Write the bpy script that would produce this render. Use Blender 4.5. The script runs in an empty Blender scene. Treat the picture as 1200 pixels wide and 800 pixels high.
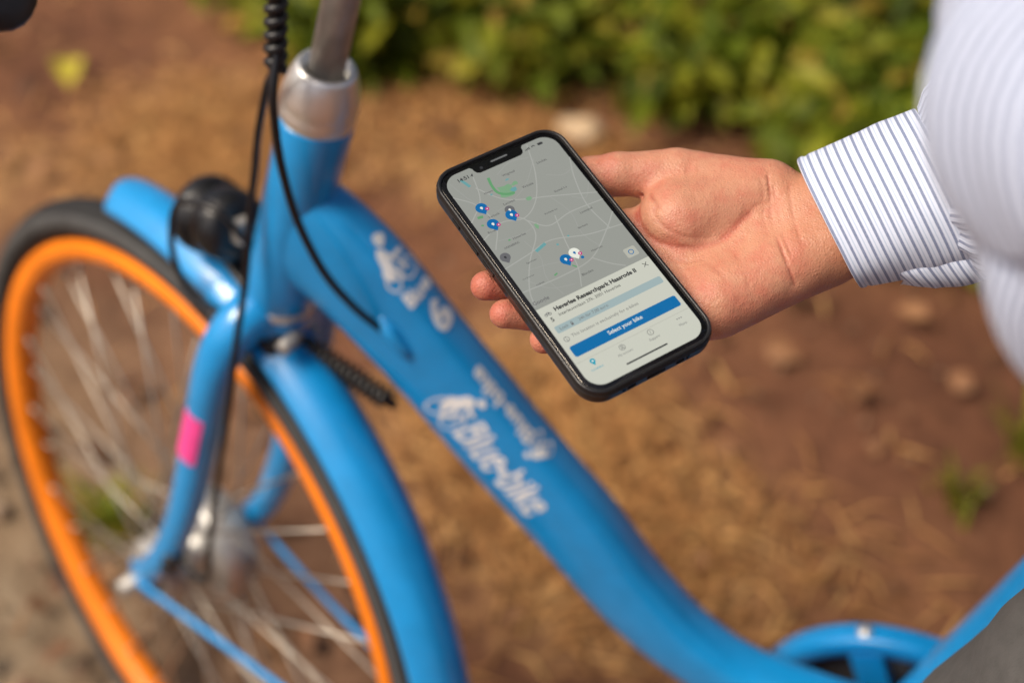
import bpy, bmesh, math, random
import numpy as np
from mathutils import Vector, Matrix
random.seed(7); rng = np.random.default_rng(11)
sc = bpy.context.scene
COL = sc.collection

# ------------------------------------------------------------------ camera
cam_d = bpy.data.cameras.new("camera"); cam = bpy.data.objects.new("camera", cam_d); COL.objects.link(cam)
CP = np.array([0.61206, -0.70369, 1.40073])
CR = np.array([0.93612, 0.35156, -0.00892]); CU = np.array([-0.22671, 0.62268, 0.74892]); CF = np.array([-0.26884, 0.69906, -0.6626])
cam.matrix_world = Matrix(((CR[0], CU[0], -CF[0], CP[0]), (CR[1], CU[1], -CF[1], CP[1]), (CR[2], CU[2], -CF[2], CP[2]), (0, 0, 0, 1)))
cam_d.sensor_width = 36; cam_d.lens = 1677.6/1200*36
cam_d.clip_start = 0.02; cam_d.clip_end = 500
cam_d.dof.use_dof = True; cam_d.dof.focus_distance = 0.712; cam_d.dof.aperture_fstop = 3.2
sc.camera = cam
# ------------------------------------------------------------------ sky, sun, exposure
world = bpy.data.worlds.new("World"); sc.world = world; world.use_nodes = True
wn = world.node_tree.nodes; wl = world.node_tree.links
SUN_EL, SUN_AZ = math.radians(54), math.radians(222)     # azimuth measured from +X towards +Y (where the sun stands)
sky = wn.new('ShaderNodeTexSky'); sky.sky_type = 'NISHITA'; sky.sun_disc = False
sky.sun_elevation = SUN_EL; sky.sun_rotation = math.radians(90) - SUN_AZ
sky.air_density = 0.6; sky.dust_density = 5.0; sky.ozone_density = 0.0
bg = wn['Background']; wl.new(sky.outputs[0], bg.inputs[0]); bg.inputs[1].default_value = 0.10
sun_d = bpy.data.lights.new("sun", 'SUN'); sun = bpy.data.objects.new("sun", sun_d); COL.objects.link(sun)
sun_d.energy = 2.6; sun_d.angle = math.radians(25); sun_d.color = (1.0, 0.89, 0.74)
sd = Vector((math.cos(SUN_EL)*math.cos(SUN_AZ), math.cos(SUN_EL)*math.sin(SUN_AZ), math.sin(SUN_EL)))
sun.rotation_euler = sd.to_track_quat('Z', 'Y').to_euler()
vs = sc.view_settings; vs.view_transform = 'Standard'; vs.look = 'None'; vs.gamma = 1; vs.exposure = 0.36; vs.use_curve_mapping = False
sc.render.engine = 'CYCLES'

# ------------------------------------------------------------------ helpers
def V(*a): return np.array(a, float)
def nrm(v): v = np.asarray(v, float); return v/np.linalg.norm(v)

def mk(name, v, f, mat, parent=None, smooth=True, uv=None, col=None):
    me = bpy.data.meshes.new(name)
    v = np.asarray(v, float)
    me.from_pydata(v.tolist(), [], [tuple(int(i) for i in q) for q in f])
    me.update()
    if smooth: me.polygons.foreach_set('use_smooth', [True]*len(me.polygons))
    if uv is not None:
        l = me.uv_layers.new(name='UVMap'); idx = np.zeros(len(me.loops), int); me.loops.foreach_get('vertex_index', idx)
        l.data.foreach_set('uv', np.asarray(uv, float)[idx].ravel())
    if col is not None:
        a = me.color_attributes.new('tint', 'FLOAT_COLOR', 'POINT'); a.data.foreach_set('color', np.asarray(col, float).ravel())
    if mat: me.materials.append(mat)
    o = bpy.data.objects.new(name, me); COL.objects.link(o)
    if parent: o.parent = parent
    return o
def empty(name, loc=(0, 0, 0)):
    o = bpy.data.objects.new(name, None); o.empty_display_size = .05; COL.objects.link(o); o.location = loc; return o
def tag(o, label=None, cat=None, group=None, kind=None):
    if label: o['label'] = label
    if cat: o['category'] = cat
    if group: o['group'] = group
    if kind: o['kind'] = kind
    return o
class MB:
    def __init__(s): s.v = []; s.f = []; s.n = 0
    def add(s, v, f):
        v = np.asarray(v, float); s.v.append(v); s.f += [tuple(i+s.n for i in q) for q in f]; s.n += len(v); return s
    def build(s, name, mat, parent=None, smooth=True): return mk(name, np.concatenate(s.v), s.f, mat, parent, smooth)

def cat(pts, n=8, closed=False):
    P = np.asarray(pts, float); out = []
    if closed: Q = np.vstack([P[-1:], P, P[:2]])
    else: Q = np.vstack([2*P[0]-P[1], P, 2*P[-1]-P[-2]])
    for i in range(len(Q)-3):
        a, b, c, d = Q[i:i+4]
        for k in range(n):
            t = k/n; out.append(.5*((2*b)+(c-a)*t+(2*a-5*b+4*c-d)*t*t+(3*b-a-3*c+d)*t**3))
    if not closed: out.append(P[-1])
    return np.array(out)
def frames(path, ref=None):
    T = np.gradient(path, axis=0); T /= np.linalg.norm(T, axis=1)[:, None]
    N = []; n = None
    for i, t in enumerate(T):
        if ref is not None: n = np.asarray(ref, float) - t*np.dot(ref, t)
        elif n is None:
            g = V(0, 0, 1) if abs(t[2]) < .8 else V(1, 0, 0); n = g - t*np.dot(g, t)
        else: n = n - t*np.dot(n, t)
        n = n/np.linalg.norm(n); N.append(n)
    N = np.array(N); return T, N, np.cross(T, N)
def tube(path, rad, n=16, cap=True, ref=None, power=2.0):
    """rad: scalar, list, or list of (along N, along B)"""
    path = np.asarray(path, float); T, N, B = frames(path, ref)
    m = len(path)
    rad = np.asarray(rad, float)
    if rad.ndim == 0: rad = np.full((m, 2), float(rad))
    elif rad.ndim == 1 and len(rad) == m: rad = np.stack([rad, rad], 1)
    elif rad.ndim == 1: rad = np.tile(rad, (m, 1))
    a = np.arange(n)/n*2*np.pi
    c, s = np.cos(a), np.sin(a); e = 2/power
    c = np.sign(c)*np.abs(c)**e; s = np.sign(s)*np.abs(s)**e
    v = path[:, None]+N[:, None]*(rad[:, 0, None]*c)[..., None]+B[:, None]*(rad[:, 1, None]*s)[..., None]
    v = v.reshape(-1, 3); f = []
    for i in range(m-1):
        for k in range(n):
            f.append((i*n+k, i*n+(k+1) % n, (i+1)*n+(k+1) % n, (i+1)*n+k))
    if cap: f.append(tuple(range(n))[::-1]); f.append(tuple((m-1)*n+k for k in range(n)))
    return v, f
def interp(keys, t):
    k = np.array(keys, float); return np.stack([np.interp(t, k[:, 0], k[:, j]) for j in range(1, k.shape[1])], 1)
def lathe(profile, o, axis, n=32):
    o = np.asarray(o, float); axis = nrm(axis); g = V(0, 0, 1) if abs(axis[2]) < .9 else V(1, 0, 0)
    N = nrm(g-axis*np.dot(g, axis)); B = np.cross(axis, N); a = np.arange(n)/n*2*np.pi
    v = []; f = []
    for s, r in profile: v += [o+axis*s+N*(r*math.cos(q))+B*(r*math.sin(q)) for q in a]
    m = len(profile)
    for i in range(m-1):
        for k in range(n): f.append((i*n+k, i*n+(k+1) % n, (i+1)*n+(k+1) % n, (i+1)*n+k))
    f.append(tuple(range(n))[::-1]); f.append(tuple((m-1)*n+k for k in range(n)))
    return np.array(v), f
def ring(profile, center, axis, n=96, a0=0, a1=2*math.pi, e1=None):
    """closed profile [(r, y)] swept about axis"""
    axis = nrm(axis); closed = abs(a1-a0-2*math.pi) < 1e-6
    e1 = V(0, 0, 1) if e1 is None else e1; e1 = nrm(e1-axis*np.dot(e1, axis)); e2 = np.cross(axis, e1)
    m = len(profile); an = np.linspace(a0, a1, n+1)[:n] if closed else np.linspace(a0, a1, n)
    v = [center+(e1*math.cos(q)+e2*math.sin(q))*r+axis*y for q in an for r, y in profile]; f = []
    for i in range(n if closed else n-1):
        j = (i+1) % n
        for k in range(m): f.append((i*m+k, i*m+(k+1) % m, j*m+(k+1) % m, j*m+k))
    if not closed: f.append(tuple(range(m))); f.append(tuple((n-1)*m+k for k in range(m))[::-1])
    return np.array(v), f
def box(c, e1, e2, e3):
    c = np.asarray(c, float); v = [c+a*e1+b*e2+d*e3 for a in (-1, 1) for b in (-1, 1) for d in (-1, 1)]
    return np.array(v), [(0, 1, 3, 2), (4, 6, 7, 5), (0, 4, 5, 1), (2, 3, 7, 6), (0, 2, 6, 4), (1, 5, 7, 3)]
def sph(c, r, n=12, m=8):
    return lathe([(-r*math.cos(math.pi*i/m), max(1e-5, r*math.sin(math.pi*i/m))) for i in range(m+1)], c, (0, 0, 1), n)

# ------------------------------------------------------------------ materials
def mat(name, base=(.5, .5, .5), rough=.5, metal=0, coat=0, spec=.5, sss=0, emit=None, es=1, bump=0, bscale=200, var=0, vscale=8, coat_rough=.05):
    m = bpy.data.materials.new(name); m.use_nodes = True; nt = m.node_tree; b = nt.nodes['Principled BSDF']
    b.inputs['Base Color'].default_value = (*base, 1); b.inputs['Roughness'].default_value = rough; b.inputs['Metallic'].default_value = metal
    b.inputs['Coat Weight'].default_value = coat; b.inputs['Coat Roughness'].default_value = coat_rough; b.inputs['Specular IOR Level'].default_value = spec
    if sss: b.inputs['Subsurface Weight'].default_value = sss
    if emit: b.inputs['Emission Color'].default_value = (*emit, 1); b.inputs['Emission Strength'].default_value = es
    tc = nt.nodes.new('ShaderNodeTexCoord')
    if var:
        n = nt.nodes.new('ShaderNodeTexNoise'); n.inputs['Scale'].default_value = vscale; n.inputs['Detail'].default_value = 5; nt.links.new(tc.outputs['Object'], n.inputs['Vector'])
        r = nt.nodes.new('ShaderNodeMapRange'); r.inputs[1].default_value = .3; r.inputs[2].default_value = .7; r.inputs[3].default_value = 1-var; r.inputs[4].default_value = 1+var
        nt.links.new(n.outputs[0], r.inputs[0])
        mx = nt.nodes.new('ShaderNodeVectorMath'); mx.operation = 'SCALE'; mx.inputs[0].default_value = base; nt.links.new(r.outputs[0], mx.inputs['Scale']); nt.links.new(mx.outputs[0], b.inputs['Base Color'])
    if bump:
        n = nt.nodes.new('ShaderNodeTexNoise'); n.inputs['Scale'].default_value = bscale; n.inputs['Detail'].default_value = 4; nt.links.new(tc.outputs['Object'], n.inputs['Vector'])
        bp = nt.nodes.new('ShaderNodeBump'); bp.inputs['Strength'].default_value = bump; bp.inputs['Distance'].default_value = .001; nt.links.new(n.outputs[0], bp.inputs['Height']); nt.links.new(bp.outputs[0], b.inputs['Normal'])
    return m
M = {}
M['blue'] = mat('blue_paint', (.006, .285, .67), .30, coat=.8, var=.07, vscale=45, coat_rough=.14)
M['blue2'] = mat('blue_plastic', (.004, .26, .63), .32, coat=.3, var=.05, vscale=20, coat_rough=.2)
M['orange'] = mat('orange_rim_paint', (.95, .235, .004), .4, coat=.3, var=.16, vscale=14)
M['tyre'] = mat('tyre_rubber', (.011, .011, .011), .75, bump=.6, bscale=400, var=.3, vscale=40)
M['sidewall'] = mat('grey_sidewall', (.055, .055, .054), .7, var=.2, vscale=30)
M['silver'] = mat('polished_aluminium', (.86, .84, .79), .40, metal=.85, bump=.1, bscale=300)
M['steel'] = mat('dull_grey_alloy', (.42, .40, .37), .5, metal=.55, bump=.3, bscale=260, var=.2, vscale=60)
M['spoke'] = mat('galvanised_spoke', (.50, .45, .38), .42, metal=.8)
M['drum'] = mat('cast_alloy_drum', (.50, .49, .46), .42, metal=.6, var=.15, vscale=40)
M['black'] = mat('black_plastic', (.012, .012, .013), .42, bump=.2, bscale=300)
M['lampbody'] = mat('black_lamp', (.010, .010, .011), .35, bump=.2, bscale=200)
M['cable'] = mat('black_cable_sheath', (.008, .008, .009), .32)
M['pink'] = mat('pink_sticker', (.85, .07, .32), .45, var=.1, vscale=60)
M['pinkink'] = mat('pale_pink_ink', (.95, .45, .6), .5)
M['white'] = mat('white_vinyl', (.86, .87, .86), .5, var=.08, vscale=60)
M['lens'] = mat('lamp_glass', (.8, .8, .78), .08, spec=.8)
M['case'] = mat('phone_case_rubber', (.012, .012, .013), .34, bump=.12, bscale=900, spec=.5)
M['glass'] = mat('phone_glass_black', (.004, .004, .005), .06, spec=.5)
M['hair'] = mat('arm_hair', (.10, .05, .025), .5)
M['trouser'] = mat('grey_trouser_cloth', (.078, .075, .072), .85, bump=.6, bscale=900, var=.12, vscale=120)
M['shoe'] = mat('dark_leather', (.03, .02, .015), .4)
def ui(name, c):     # lit pixels under slightly smeared glass
    m = mat(name, (.002, .002, .002), .10, spec=.5, emit=c, es=1); nt = m.node_tree; tc = nt.nodes.new('ShaderNodeTexCoord'); n = nt.nodes.new('ShaderNodeTexNoise'); n.inputs['Scale'].default_value = 55; n.inputs['Detail'].default_value = 3; nt.links.new(tc.outputs['Object'], n.inputs['Vector'])
    r = nt.nodes.new('ShaderNodeMapRange'); r.inputs[1].default_value = .35; r.inputs[2].default_value = .7; r.inputs[3].default_value = .05; r.inputs[4].default_value = .30; nt.links.new(n.outputs[0], r.inputs[0]); nt.links.new(r.outputs[0], nt.nodes['Principled BSDF'].inputs['Roughness']); return m

# ------------------------------------------------------------------ ground
def ground_mat():
    m = bpy.data.materials.new('dirt_path'); m.use_nodes = True; nt = m.node_tree; L = nt.links; b = nt.nodes['Principled BSDF']
    tc = nt.nodes.new('ShaderNodeTexCoord')
    def noise(s, d=6, r=.6):
        n = nt.nodes.new('ShaderNodeTexNoise'); n.inputs['Scale'].default_value = s; n.inputs['Detail'].default_value = d; n.inputs['Roughness'].default_value = r; L.new(tc.outputs['Object'], n.inputs['Vector']); return n
    def ramp(src, st):
        r = nt.nodes.new('ShaderNodeValToRGB'); L.new(src, r.inputs[0]); e = r.color_ramp.elements
        e[0].position, e[0].color = st[0][0], (*st[0][1], 1); e[1].position, e[1].color = st[-1][0], (*st[-1][1], 1)
        for q, c in st[1:-1]: x = e.new(q); x.color = (*c, 1)
        return r
    n1 = noise(1.7, 6, .5); n2 = noise(26, 6, .7); n3 = noise(1.4, 5)
    c1 = ramp(n1.outputs[0], [(.30, (.105, .043, .024)), (.44, (.175, .076, .040)), (.58, (.225, .102, .050)), (.72, (.34, .165, .07))])
    c2 = ramp(n2.outputs[0], [(.25, (.45, .42, .40)), (.5, (1, 1, 1)), (.75, (1.35, 1.3, 1.2))])
    mx = nt.nodes.new('ShaderNodeMix'); mx.data_type = 'RGBA'; mx.blend_type = 'MULTIPLY'; mx.inputs[0].default_value = .8; L.new(c1.outputs[0], mx.inputs[6]); L.new(c2.outputs[0], mx.inputs[7])
    # grey-olive trodden grit towards the front-left of the path
    sep = nt.nodes.new('ShaderNodeSeparateXYZ'); L.new(tc.outputs['Object'], sep.inputs[0])
    d = nt.nodes.new('ShaderNodeVectorMath'); d.operation = 'DISTANCE'; L.new(tc.outputs['Object'], d.inputs[0]); d.inputs[1].default_value = (-.75, -.35, 0)
    ad = nt.nodes.new('ShaderNodeMath'); ad.operation = 'MULTIPLY_ADD'; L.new(n3.outputs[0], ad.inputs[0]); ad.inputs[1].default_value = -.9; L.new(d.outputs['Value'], ad.inputs[2])
    mr = nt.nodes.new('ShaderNodeMapRange'); mr.inputs[1].default_value = .75; mr.inputs[2].default_value = -.15; L.new(ad.outputs[0], mr.inputs[0])
    g = nt.nodes.new('ShaderNodeMix'); g.data_type = 'RGBA'; L.new(mr.outputs[0], g.inputs[0]); L.new(mx.outputs[2], g.inputs[6]); gm = ramp(n2.outputs[0], [(.3, (.13, .10, .065)), (.5, (.23, .185, .12)), (.7, (.34, .29, .20))]); L.new(gm.outputs[0], g.inputs[7])
    cur = g.outputs[2]      # golden sun dapples on the straw, painted into the ground colour
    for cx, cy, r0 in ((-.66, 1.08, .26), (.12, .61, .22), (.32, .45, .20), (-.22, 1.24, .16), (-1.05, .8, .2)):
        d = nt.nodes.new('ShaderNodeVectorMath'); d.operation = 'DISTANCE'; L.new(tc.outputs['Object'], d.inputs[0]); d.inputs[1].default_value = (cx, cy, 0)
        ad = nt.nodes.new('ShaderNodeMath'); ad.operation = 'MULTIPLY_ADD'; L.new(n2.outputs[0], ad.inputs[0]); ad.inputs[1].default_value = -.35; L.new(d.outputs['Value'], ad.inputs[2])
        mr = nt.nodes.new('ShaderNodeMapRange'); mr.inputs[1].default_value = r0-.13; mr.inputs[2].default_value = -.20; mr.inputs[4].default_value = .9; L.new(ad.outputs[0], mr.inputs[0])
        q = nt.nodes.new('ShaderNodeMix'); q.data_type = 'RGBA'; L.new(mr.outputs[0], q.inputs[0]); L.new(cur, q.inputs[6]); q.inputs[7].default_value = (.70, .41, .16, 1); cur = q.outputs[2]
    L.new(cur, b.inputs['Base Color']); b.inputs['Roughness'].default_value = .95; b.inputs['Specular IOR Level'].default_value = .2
    bp = nt.nodes.new('ShaderNodeBump'); bp.inputs['Strength'].default_value = .8; bp.inputs['Distance'].default_value = .02; L.new(n2.outputs[0], bp.inputs['Height']); L.new(bp.outputs[0], b.inputs['Normal'])
    return m
xs = np.concatenate([[-60, -20, -8], np.linspace(-3, 2.5, 70), [6, 20, 60]]); ys = np.concatenate([[-60, -20, -6], np.linspace(-1.5, 4, 70), [8, 20, 60]])
gx, gy = np.meshgrid(xs, ys, indexing='ij')
gz = .010*np.sin(gx*3.1+gy*1.3)+.008*np.sin(gx*7.3-gy*5.1)+.004*np.sin(gx*17+gy*13)
far = (np.abs(gx) > 5) | (np.abs(gy) > 5); gz[far] = 0
nx, ny = gx.shape
gf = [(i*ny+j, (i+1)*ny+j, (i+1)*ny+j+1, i*ny+j+1) for i in range(nx-1) for j in range(ny-1)]
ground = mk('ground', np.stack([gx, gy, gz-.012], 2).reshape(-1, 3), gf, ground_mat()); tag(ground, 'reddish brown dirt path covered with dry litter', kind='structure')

def island_mat(name, stops, rough=.7, trans=0.0, spec=.3):
    m = bpy.data.materials.new(name); m.use_nodes = True; nt = m.node_tree; b = nt.nodes['Principled BSDF']
    g = nt.nodes.new('ShaderNodeNewGeometry'); r = nt.nodes.new('ShaderNodeValToRGB'); nt.links.new(g.outputs['Random Per Island'], r.inputs[0])
    e = r.color_ramp.elements; e[0].position, e[0].color = stops[0][0], (*stops[0][1], 1); e[1].position, e[1].color = stops[-1][0], (*stops[-1][1], 1)
    for q, c in stops[1:-1]: x = e.new(q); x.color = (*c, 1)
    nt.links.new(r.outputs[0], b.inputs['Base Color']); b.inputs['Roughness'].default_value = rough; b.inputs['Specular IOR Level'].default_value = spec
    if trans:
        t = nt.nodes.new('ShaderNodeBsdfTranslucent'); nt.links.new(r.outputs[0], t.inputs[0]); mx = nt.nodes.new('ShaderNodeMixShader'); mx.inputs[0].default_value = trans
        nt.links.new(b.outputs[0], mx.inputs[1]); nt.links.new(t.outputs[0], mx.inputs[2]); nt.links.new(mx.outputs[0], nt.nodes['Material Output'].inputs[0])
    return m
def leafgeo(c, d, nrmv, L, W, curl=.15):
    d = nrm(d); n = nrm(nrmv-d*np.dot(nrmv, d)); s = np.cross(n, d)
    P = [c, c+d*L*.35+s*W*.5+n*curl*W, c+d*L*.35-n*.02*L, c+d*L*.35-s*W*.5+n*curl*W, c+d*L*.72+s*W*.34+n*curl*W*.5-n*.06*L, c+d*L*.72-n*.07*L, c+d*L*.72-s*W*.34+n*curl*W*.5-n*.06*L, c+d*L-n*.18*L]
    return P, [(0, 1, 2), (0, 2, 3), (1, 4, 5, 2), (2, 5, 6, 3), (4, 7, 5), (5, 7, 6)]
def rdir(up=.0):
    a = random.uniform(0, 2*math.pi); return V(math.cos(a), math.sin(a), up)
# dry straw and leaf crumbs, bunched thickly to stand in for sun dapples
dapple_spots = [(-.66, 1.08, .10), (-.60, 1.06, .13), (-.70, 1.12, .16), (.10, .60, .08), (.13, .64, .10), (.20, .54, .10), (.28, .45, .11), (.40, .46, .12), (-.3, 1.28, .12), (-.05, 1.25, .14)]
mb = MB()
for i in range(4600):
    if i < 4200: cx, cy, s = random.choice(dapple_spots); x, y = random.gauss(cx, s), random.gauss(cy, s*.8)
    else: x, y = random.uniform(-2, 1.6), random.uniform(-.5, 2.2)
    L = random.uniform(.018, .085); w = random.uniform(.0009, .0025); d = rdir(random.gauss(0, .12)); s = nrm(V(-d[1], d[0], random.gauss(0, .3)))
    c = V(x, y, .006+abs(random.gauss(0, .006))); bend = V(0, 0, random.uniform(0, .012))+s*random.gauss(0, .006)
    e = c+d*L; m_ = (c+e)/2+bend
    h = V(0, 0, w*.6)
    mb.add([c-s*w, c+s*w, c+h, m_-s*w, m_+s*w, m_+h, e-s*w*.5, e+s*w*.5, e+h*.5], [(0, 3, 5, 2), (2, 5, 4, 1), (3, 6, 8, 5), (5, 8, 7, 4), (0, 1, 4, 3), (3, 4, 7, 6), (0, 2, 1), (6, 7, 8)])
o = mb.build('straw_litter_and_sun_dapples', island_mat('dry_straw', [(0, (.30, .13, .045)), (.4, (.50, .24, .080)), (.8, (.70, .37, .13)), (1, (.80, .48, .18))])); tag(o, 'pale dry straw and twigs strewn over the brown path, massed to imitate patches of sunlight', 'straw', kind='stuff')
mb = MB()
for i in range(800):
    x, y = random.uniform(-2.2, 1.8), random.uniform(-.6, 2.4); c = V(x, y, random.uniform(.004, .016)); L = random.uniform(.02, .055)
    v, f = leafgeo(c, rdir(random.gauss(0, .25)), V(random.gauss(0, .35), random.gauss(0, .35), 1), L, L*random.uniform(.45, .8), random.uniform(.05, .5)); mb.add(v, f)
o = mb.build('leaf_litter', island_mat('dead_leaves', [(0, (.085, .038, .020)), (.45, (.16, .074, .036)), (.8, (.235, .112, .05)), (.97, (.36, .18, .08)), (1, (.46, .27, .10))])); tag(o, 'small brown dead leaves scattered on the ground', 'leaves', kind='stuff')
mb = MB()
for i in range(900):
    x, y = random.uniform(-2, 1.5), random.uniform(-.6, 2); r = random.uniform(.002, .0055)
    v, f = sph(V(0, 0, 0), r, 6, 4); v = v*V(random.uniform(.8, 1.4), random.uniform(.8, 1.3), random.uniform(.5, .8))+V(x, y, r*.3); mb.add(v, f)
for i in range(260):
    x, y = random.gauss(-.55, .28), random.gauss(-.1, .28); r = random.uniform(.005, .012)
    v, f = sph(V(0, 0, 0), r, 7, 5); v = v*V(random.uniform(.8, 1.4), random.uniform(.8, 1.3), random.uniform(.5, .8))+V(x, y, r*.2); mb.add(v, f)
o = mb.build('gravel', island_mat('grit', [(0, (.14, .085, .05)), (.6, (.25, .15, .09)), (1, (.34, .25, .17))])); tag(o, 'fine brown and grey grit on the path', 'gravel', kind='stuff')
# single things lying on the path
def one_leaf(x, y, L, W, col, label):
    v, f = leafgeo(V(0, 0, .012), V(1, .3, .05), V(0, .1, 1), L, W, .3); o = mk('fallen_leaf', v, f, mat('yellow_leaf', col, .6, var=.15, vscale=60)); o.location = (x, y, 0.004); o.rotation_euler.z = random.uniform(0, 6)
    tag(o, label, 'leaf')
one_leaf(-1.02, 1.22, .085, .06, (.48, .40, .03), 'yellow fallen leaf on the path at the upper left')
one_leaf(-.80, 1.42, .07, .045, (.55, .33, .07), 'tan fallen leaf lying above the yellow one')
one_leaf(-1.25, 1.27, .06, .05, (.42, .20, .06), 'orange-brown fallen leaf on the path at the left edge')
v, f = sph(V(0, 0, 0), 1, 16, 10); v = np.array(v); v *= V(.042, .032, .024); v *= (1+.12*np.sin(v[:, :1]*130)+.1*np.cos(v[:, 1:2]*160)); o = mk('stone', v, f, mat('pale_stone', (.50, .36, .22), .9, var=.2, vscale=30, bump=.5, bscale=80)); o.location = (-.025, 1.315, .020)
tag(o, 'pale tan stone at the edge of the undergrowth above the phone', 'stone')

# ------------------------------------------------------------------ undergrowth
LEAF = [island_mat('leaf_mid', [(0, (.05, .08, .006)), (.4, (.13, .18, .010)), (.75, (.24, .28, .016)), (.93, (.38, .36, .03)), (1, (.36, .18, .05))], .5, .4),
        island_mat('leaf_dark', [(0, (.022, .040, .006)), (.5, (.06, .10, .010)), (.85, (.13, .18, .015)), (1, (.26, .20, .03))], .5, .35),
        island_mat('leaf_yellow', [(0, (.08, .12, .010)), (.5, (.20, .24, .015)), (.82, (.36, .36, .03)), (1, (.46, .28, .06))], .55, .4)]
STEM = mat('shrub_stem', (.10, .065, .035), .8, var=.2, vscale=40)
def shrub(x, y, R, H, nl, kind, label, size=(.045, .10)):
    root = empty('shrub', (x, y, 0)); tag(root, label, 'shrub', 'shrubs of the undergrowth along the path')
    sb = MB(); lb = MB(); ns = max(7, int(R*40))
    for k in range(ns):
        d = rdir(); rr = R*math.sqrt(random.random()); top = V(d[0]*rr, d[1]*rr, H*random.uniform(.55, 1.05)*(1-.35*(rr/R)**2))
        mid = top*.5+V(random.gauss(0, .03), random.gauss(0, .03), H*.08); base = V(d[0]*rr*.35, d[1]*rr*.35, -.01)
        path = cat([base, mid, top], 4); sb.add(*tube(path, np.linspace(.005, .0018, len(path)), 5))
        m = nl//ns
        for q in range(m):
            t = random.uniform(.15, 1.0)**.7; i = min(len(path)-1, int(t*(len(path)-1))); c = path[i]+V(*[random.gauss(0, .035) for _ in range(3)])
            c[2] = max(c[2], .015)
            L = random.uniform(*size)
            v, f = leafgeo(c, rdir(random.gauss(-.05, .35)), V(random.gauss(0, .45), random.gauss(-.15, .45), 1), L, L*random.uniform(.4, .62), random.uniform(.1, .4)); lb.add(v, f)
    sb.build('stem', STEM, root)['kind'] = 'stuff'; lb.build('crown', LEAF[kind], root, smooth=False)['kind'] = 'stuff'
    return root
SH = [(-.46, 1.40, .22, .24, 560, 0, 'green leafy shrub nearest the steel handlebar stem'),
      (-.20, 1.50, .22, .22, 560, 2, 'low yellow-green shrub behind the top of the phone'),
      (.06, 1.55, .24, .26, 520, 0, 'bushy mid-green shrub above the pale stone'),
      (.30, 1.46, .22, .22, 480, 2, 'low yellow-green shrub above the thumb'),
      (.50, 1.32, .22, .22, 520, 0, 'leafy green shrub just above the wrist'),
      (.72, 1.28, .22, .24, 520, 2, 'bright leafy shrub touching the striped cuff in the picture'),
      (.94, 1.40, .24, .30, 520, 0, 'green shrub behind the blurred sleeve'),
      (-.86, 1.78, .28, .22, 520, 2, 'low olive shrub at the top left above the yellow leaf'),
      (-.56, 1.85, .28, .34, 520, 0, 'mid-green shrub in the back row behind the handlebar stem'),
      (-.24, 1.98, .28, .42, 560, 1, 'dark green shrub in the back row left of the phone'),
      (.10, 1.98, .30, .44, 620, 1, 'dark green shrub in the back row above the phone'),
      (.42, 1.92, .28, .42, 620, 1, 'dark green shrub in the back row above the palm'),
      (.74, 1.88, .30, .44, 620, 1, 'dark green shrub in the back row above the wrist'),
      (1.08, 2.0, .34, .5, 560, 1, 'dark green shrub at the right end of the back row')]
SH += [(-.05, 1.78, .24, .30, 560, 0, 'mid-green shrub between the front and back rows above the phone'), (.26, 1.70, .24, .30, 560, 2, 'yellow-green shrub between the rows above the thumb'), (.58, 1.64, .24, .32, 560, 0, 'mid-green shrub between the rows above the wrist'), (-.66, 1.58, .20, .20, 480, 2, 'yellow-green low shrub left of the steel stem')]
for a in SH: shrub(*a)
def tree(x, y, label):
    root = empty('tree', (x, y, 0)); tag(root, label, 'tree', 'trees shading the path')
    trunk = cat([V(0, 0, -.05), V(.05, .02, 1.2), V(-.04, -.1, 2.6), V(0, -.3, 4.0), V(.05, -.5, 5.4)], 5); tb_ = MB(); tb_.add(*tube(trunk, np.linspace(.16, .04, len(trunk)), 12)); lb = MB()
    for k in range(16):
        c = trunk[random.randint(9, len(trunk)-1)]; d = rdir(random.uniform(.1, .5)); d[1] -= .4; e = c+d*random.uniform(1.2, 2.2); p_ = cat([c, (c+e)/2+V(0, 0, .15), e], 4); tb_.add(*tube(p_, np.linspace(.035, .008, len(p_)), 6))
        for q in range(150):
            h = p_[random.randint(2, len(p_)-1)]+V(*[random.gauss(0, .32) for _ in range(3)]); L = random.uniform(.10, .18)
            lb.add(*leafgeo(h, rdir(random.gauss(-.2, .3)), V(random.gauss(0, .4), random.gauss(0, .4), 1), L, L*.55, .2))
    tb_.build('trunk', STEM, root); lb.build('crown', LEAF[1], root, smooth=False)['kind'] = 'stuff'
tree(-.5, 3.4, 'tree behind the undergrowth, its crown hanging over the path on the left'); tree(1.3, 3.3, 'tree behind the undergrowth, its crown hanging over the path on the right')
def tuft(x, y, n, H, label):
    mb = MB()
    for i in range(n):
        d = rdir(); b = V(random.gauss(0, .018), random.gauss(0, .018), 0); h = H*random.uniform(.5, 1); w = random.uniform(.0018, .0035); s = V(-d[1], d[0], 0)*w
        m_ = b+d*h*.25+V(0, 0, h*.7); t = b+d*h*.7+V(0, 0, h)
        mb.add([b-s, b+s, m_-s, m_+s, t], [(0, 1, 3, 2), (2, 3, 4)])
    o = mb.build('grass_tuft', LEAF[2], smooth=False); o.location = (x, y, 0); tag(o, label, 'grass', 'grass tufts on the path')
tuft(.78, .80, 60, .09, 'green grass tuft beside the seat tube at the right edge'); tuft(.70, .68, 34, .06, 'small grass tuft nearest the seat tube')
tuft(-.31, .25, 70, .09, 'green grass tuft seen through the front wheel spokes'); tuft(-.75, 1.52, 70, .12, 'grass tuft left of the black cables at the top')
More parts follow.
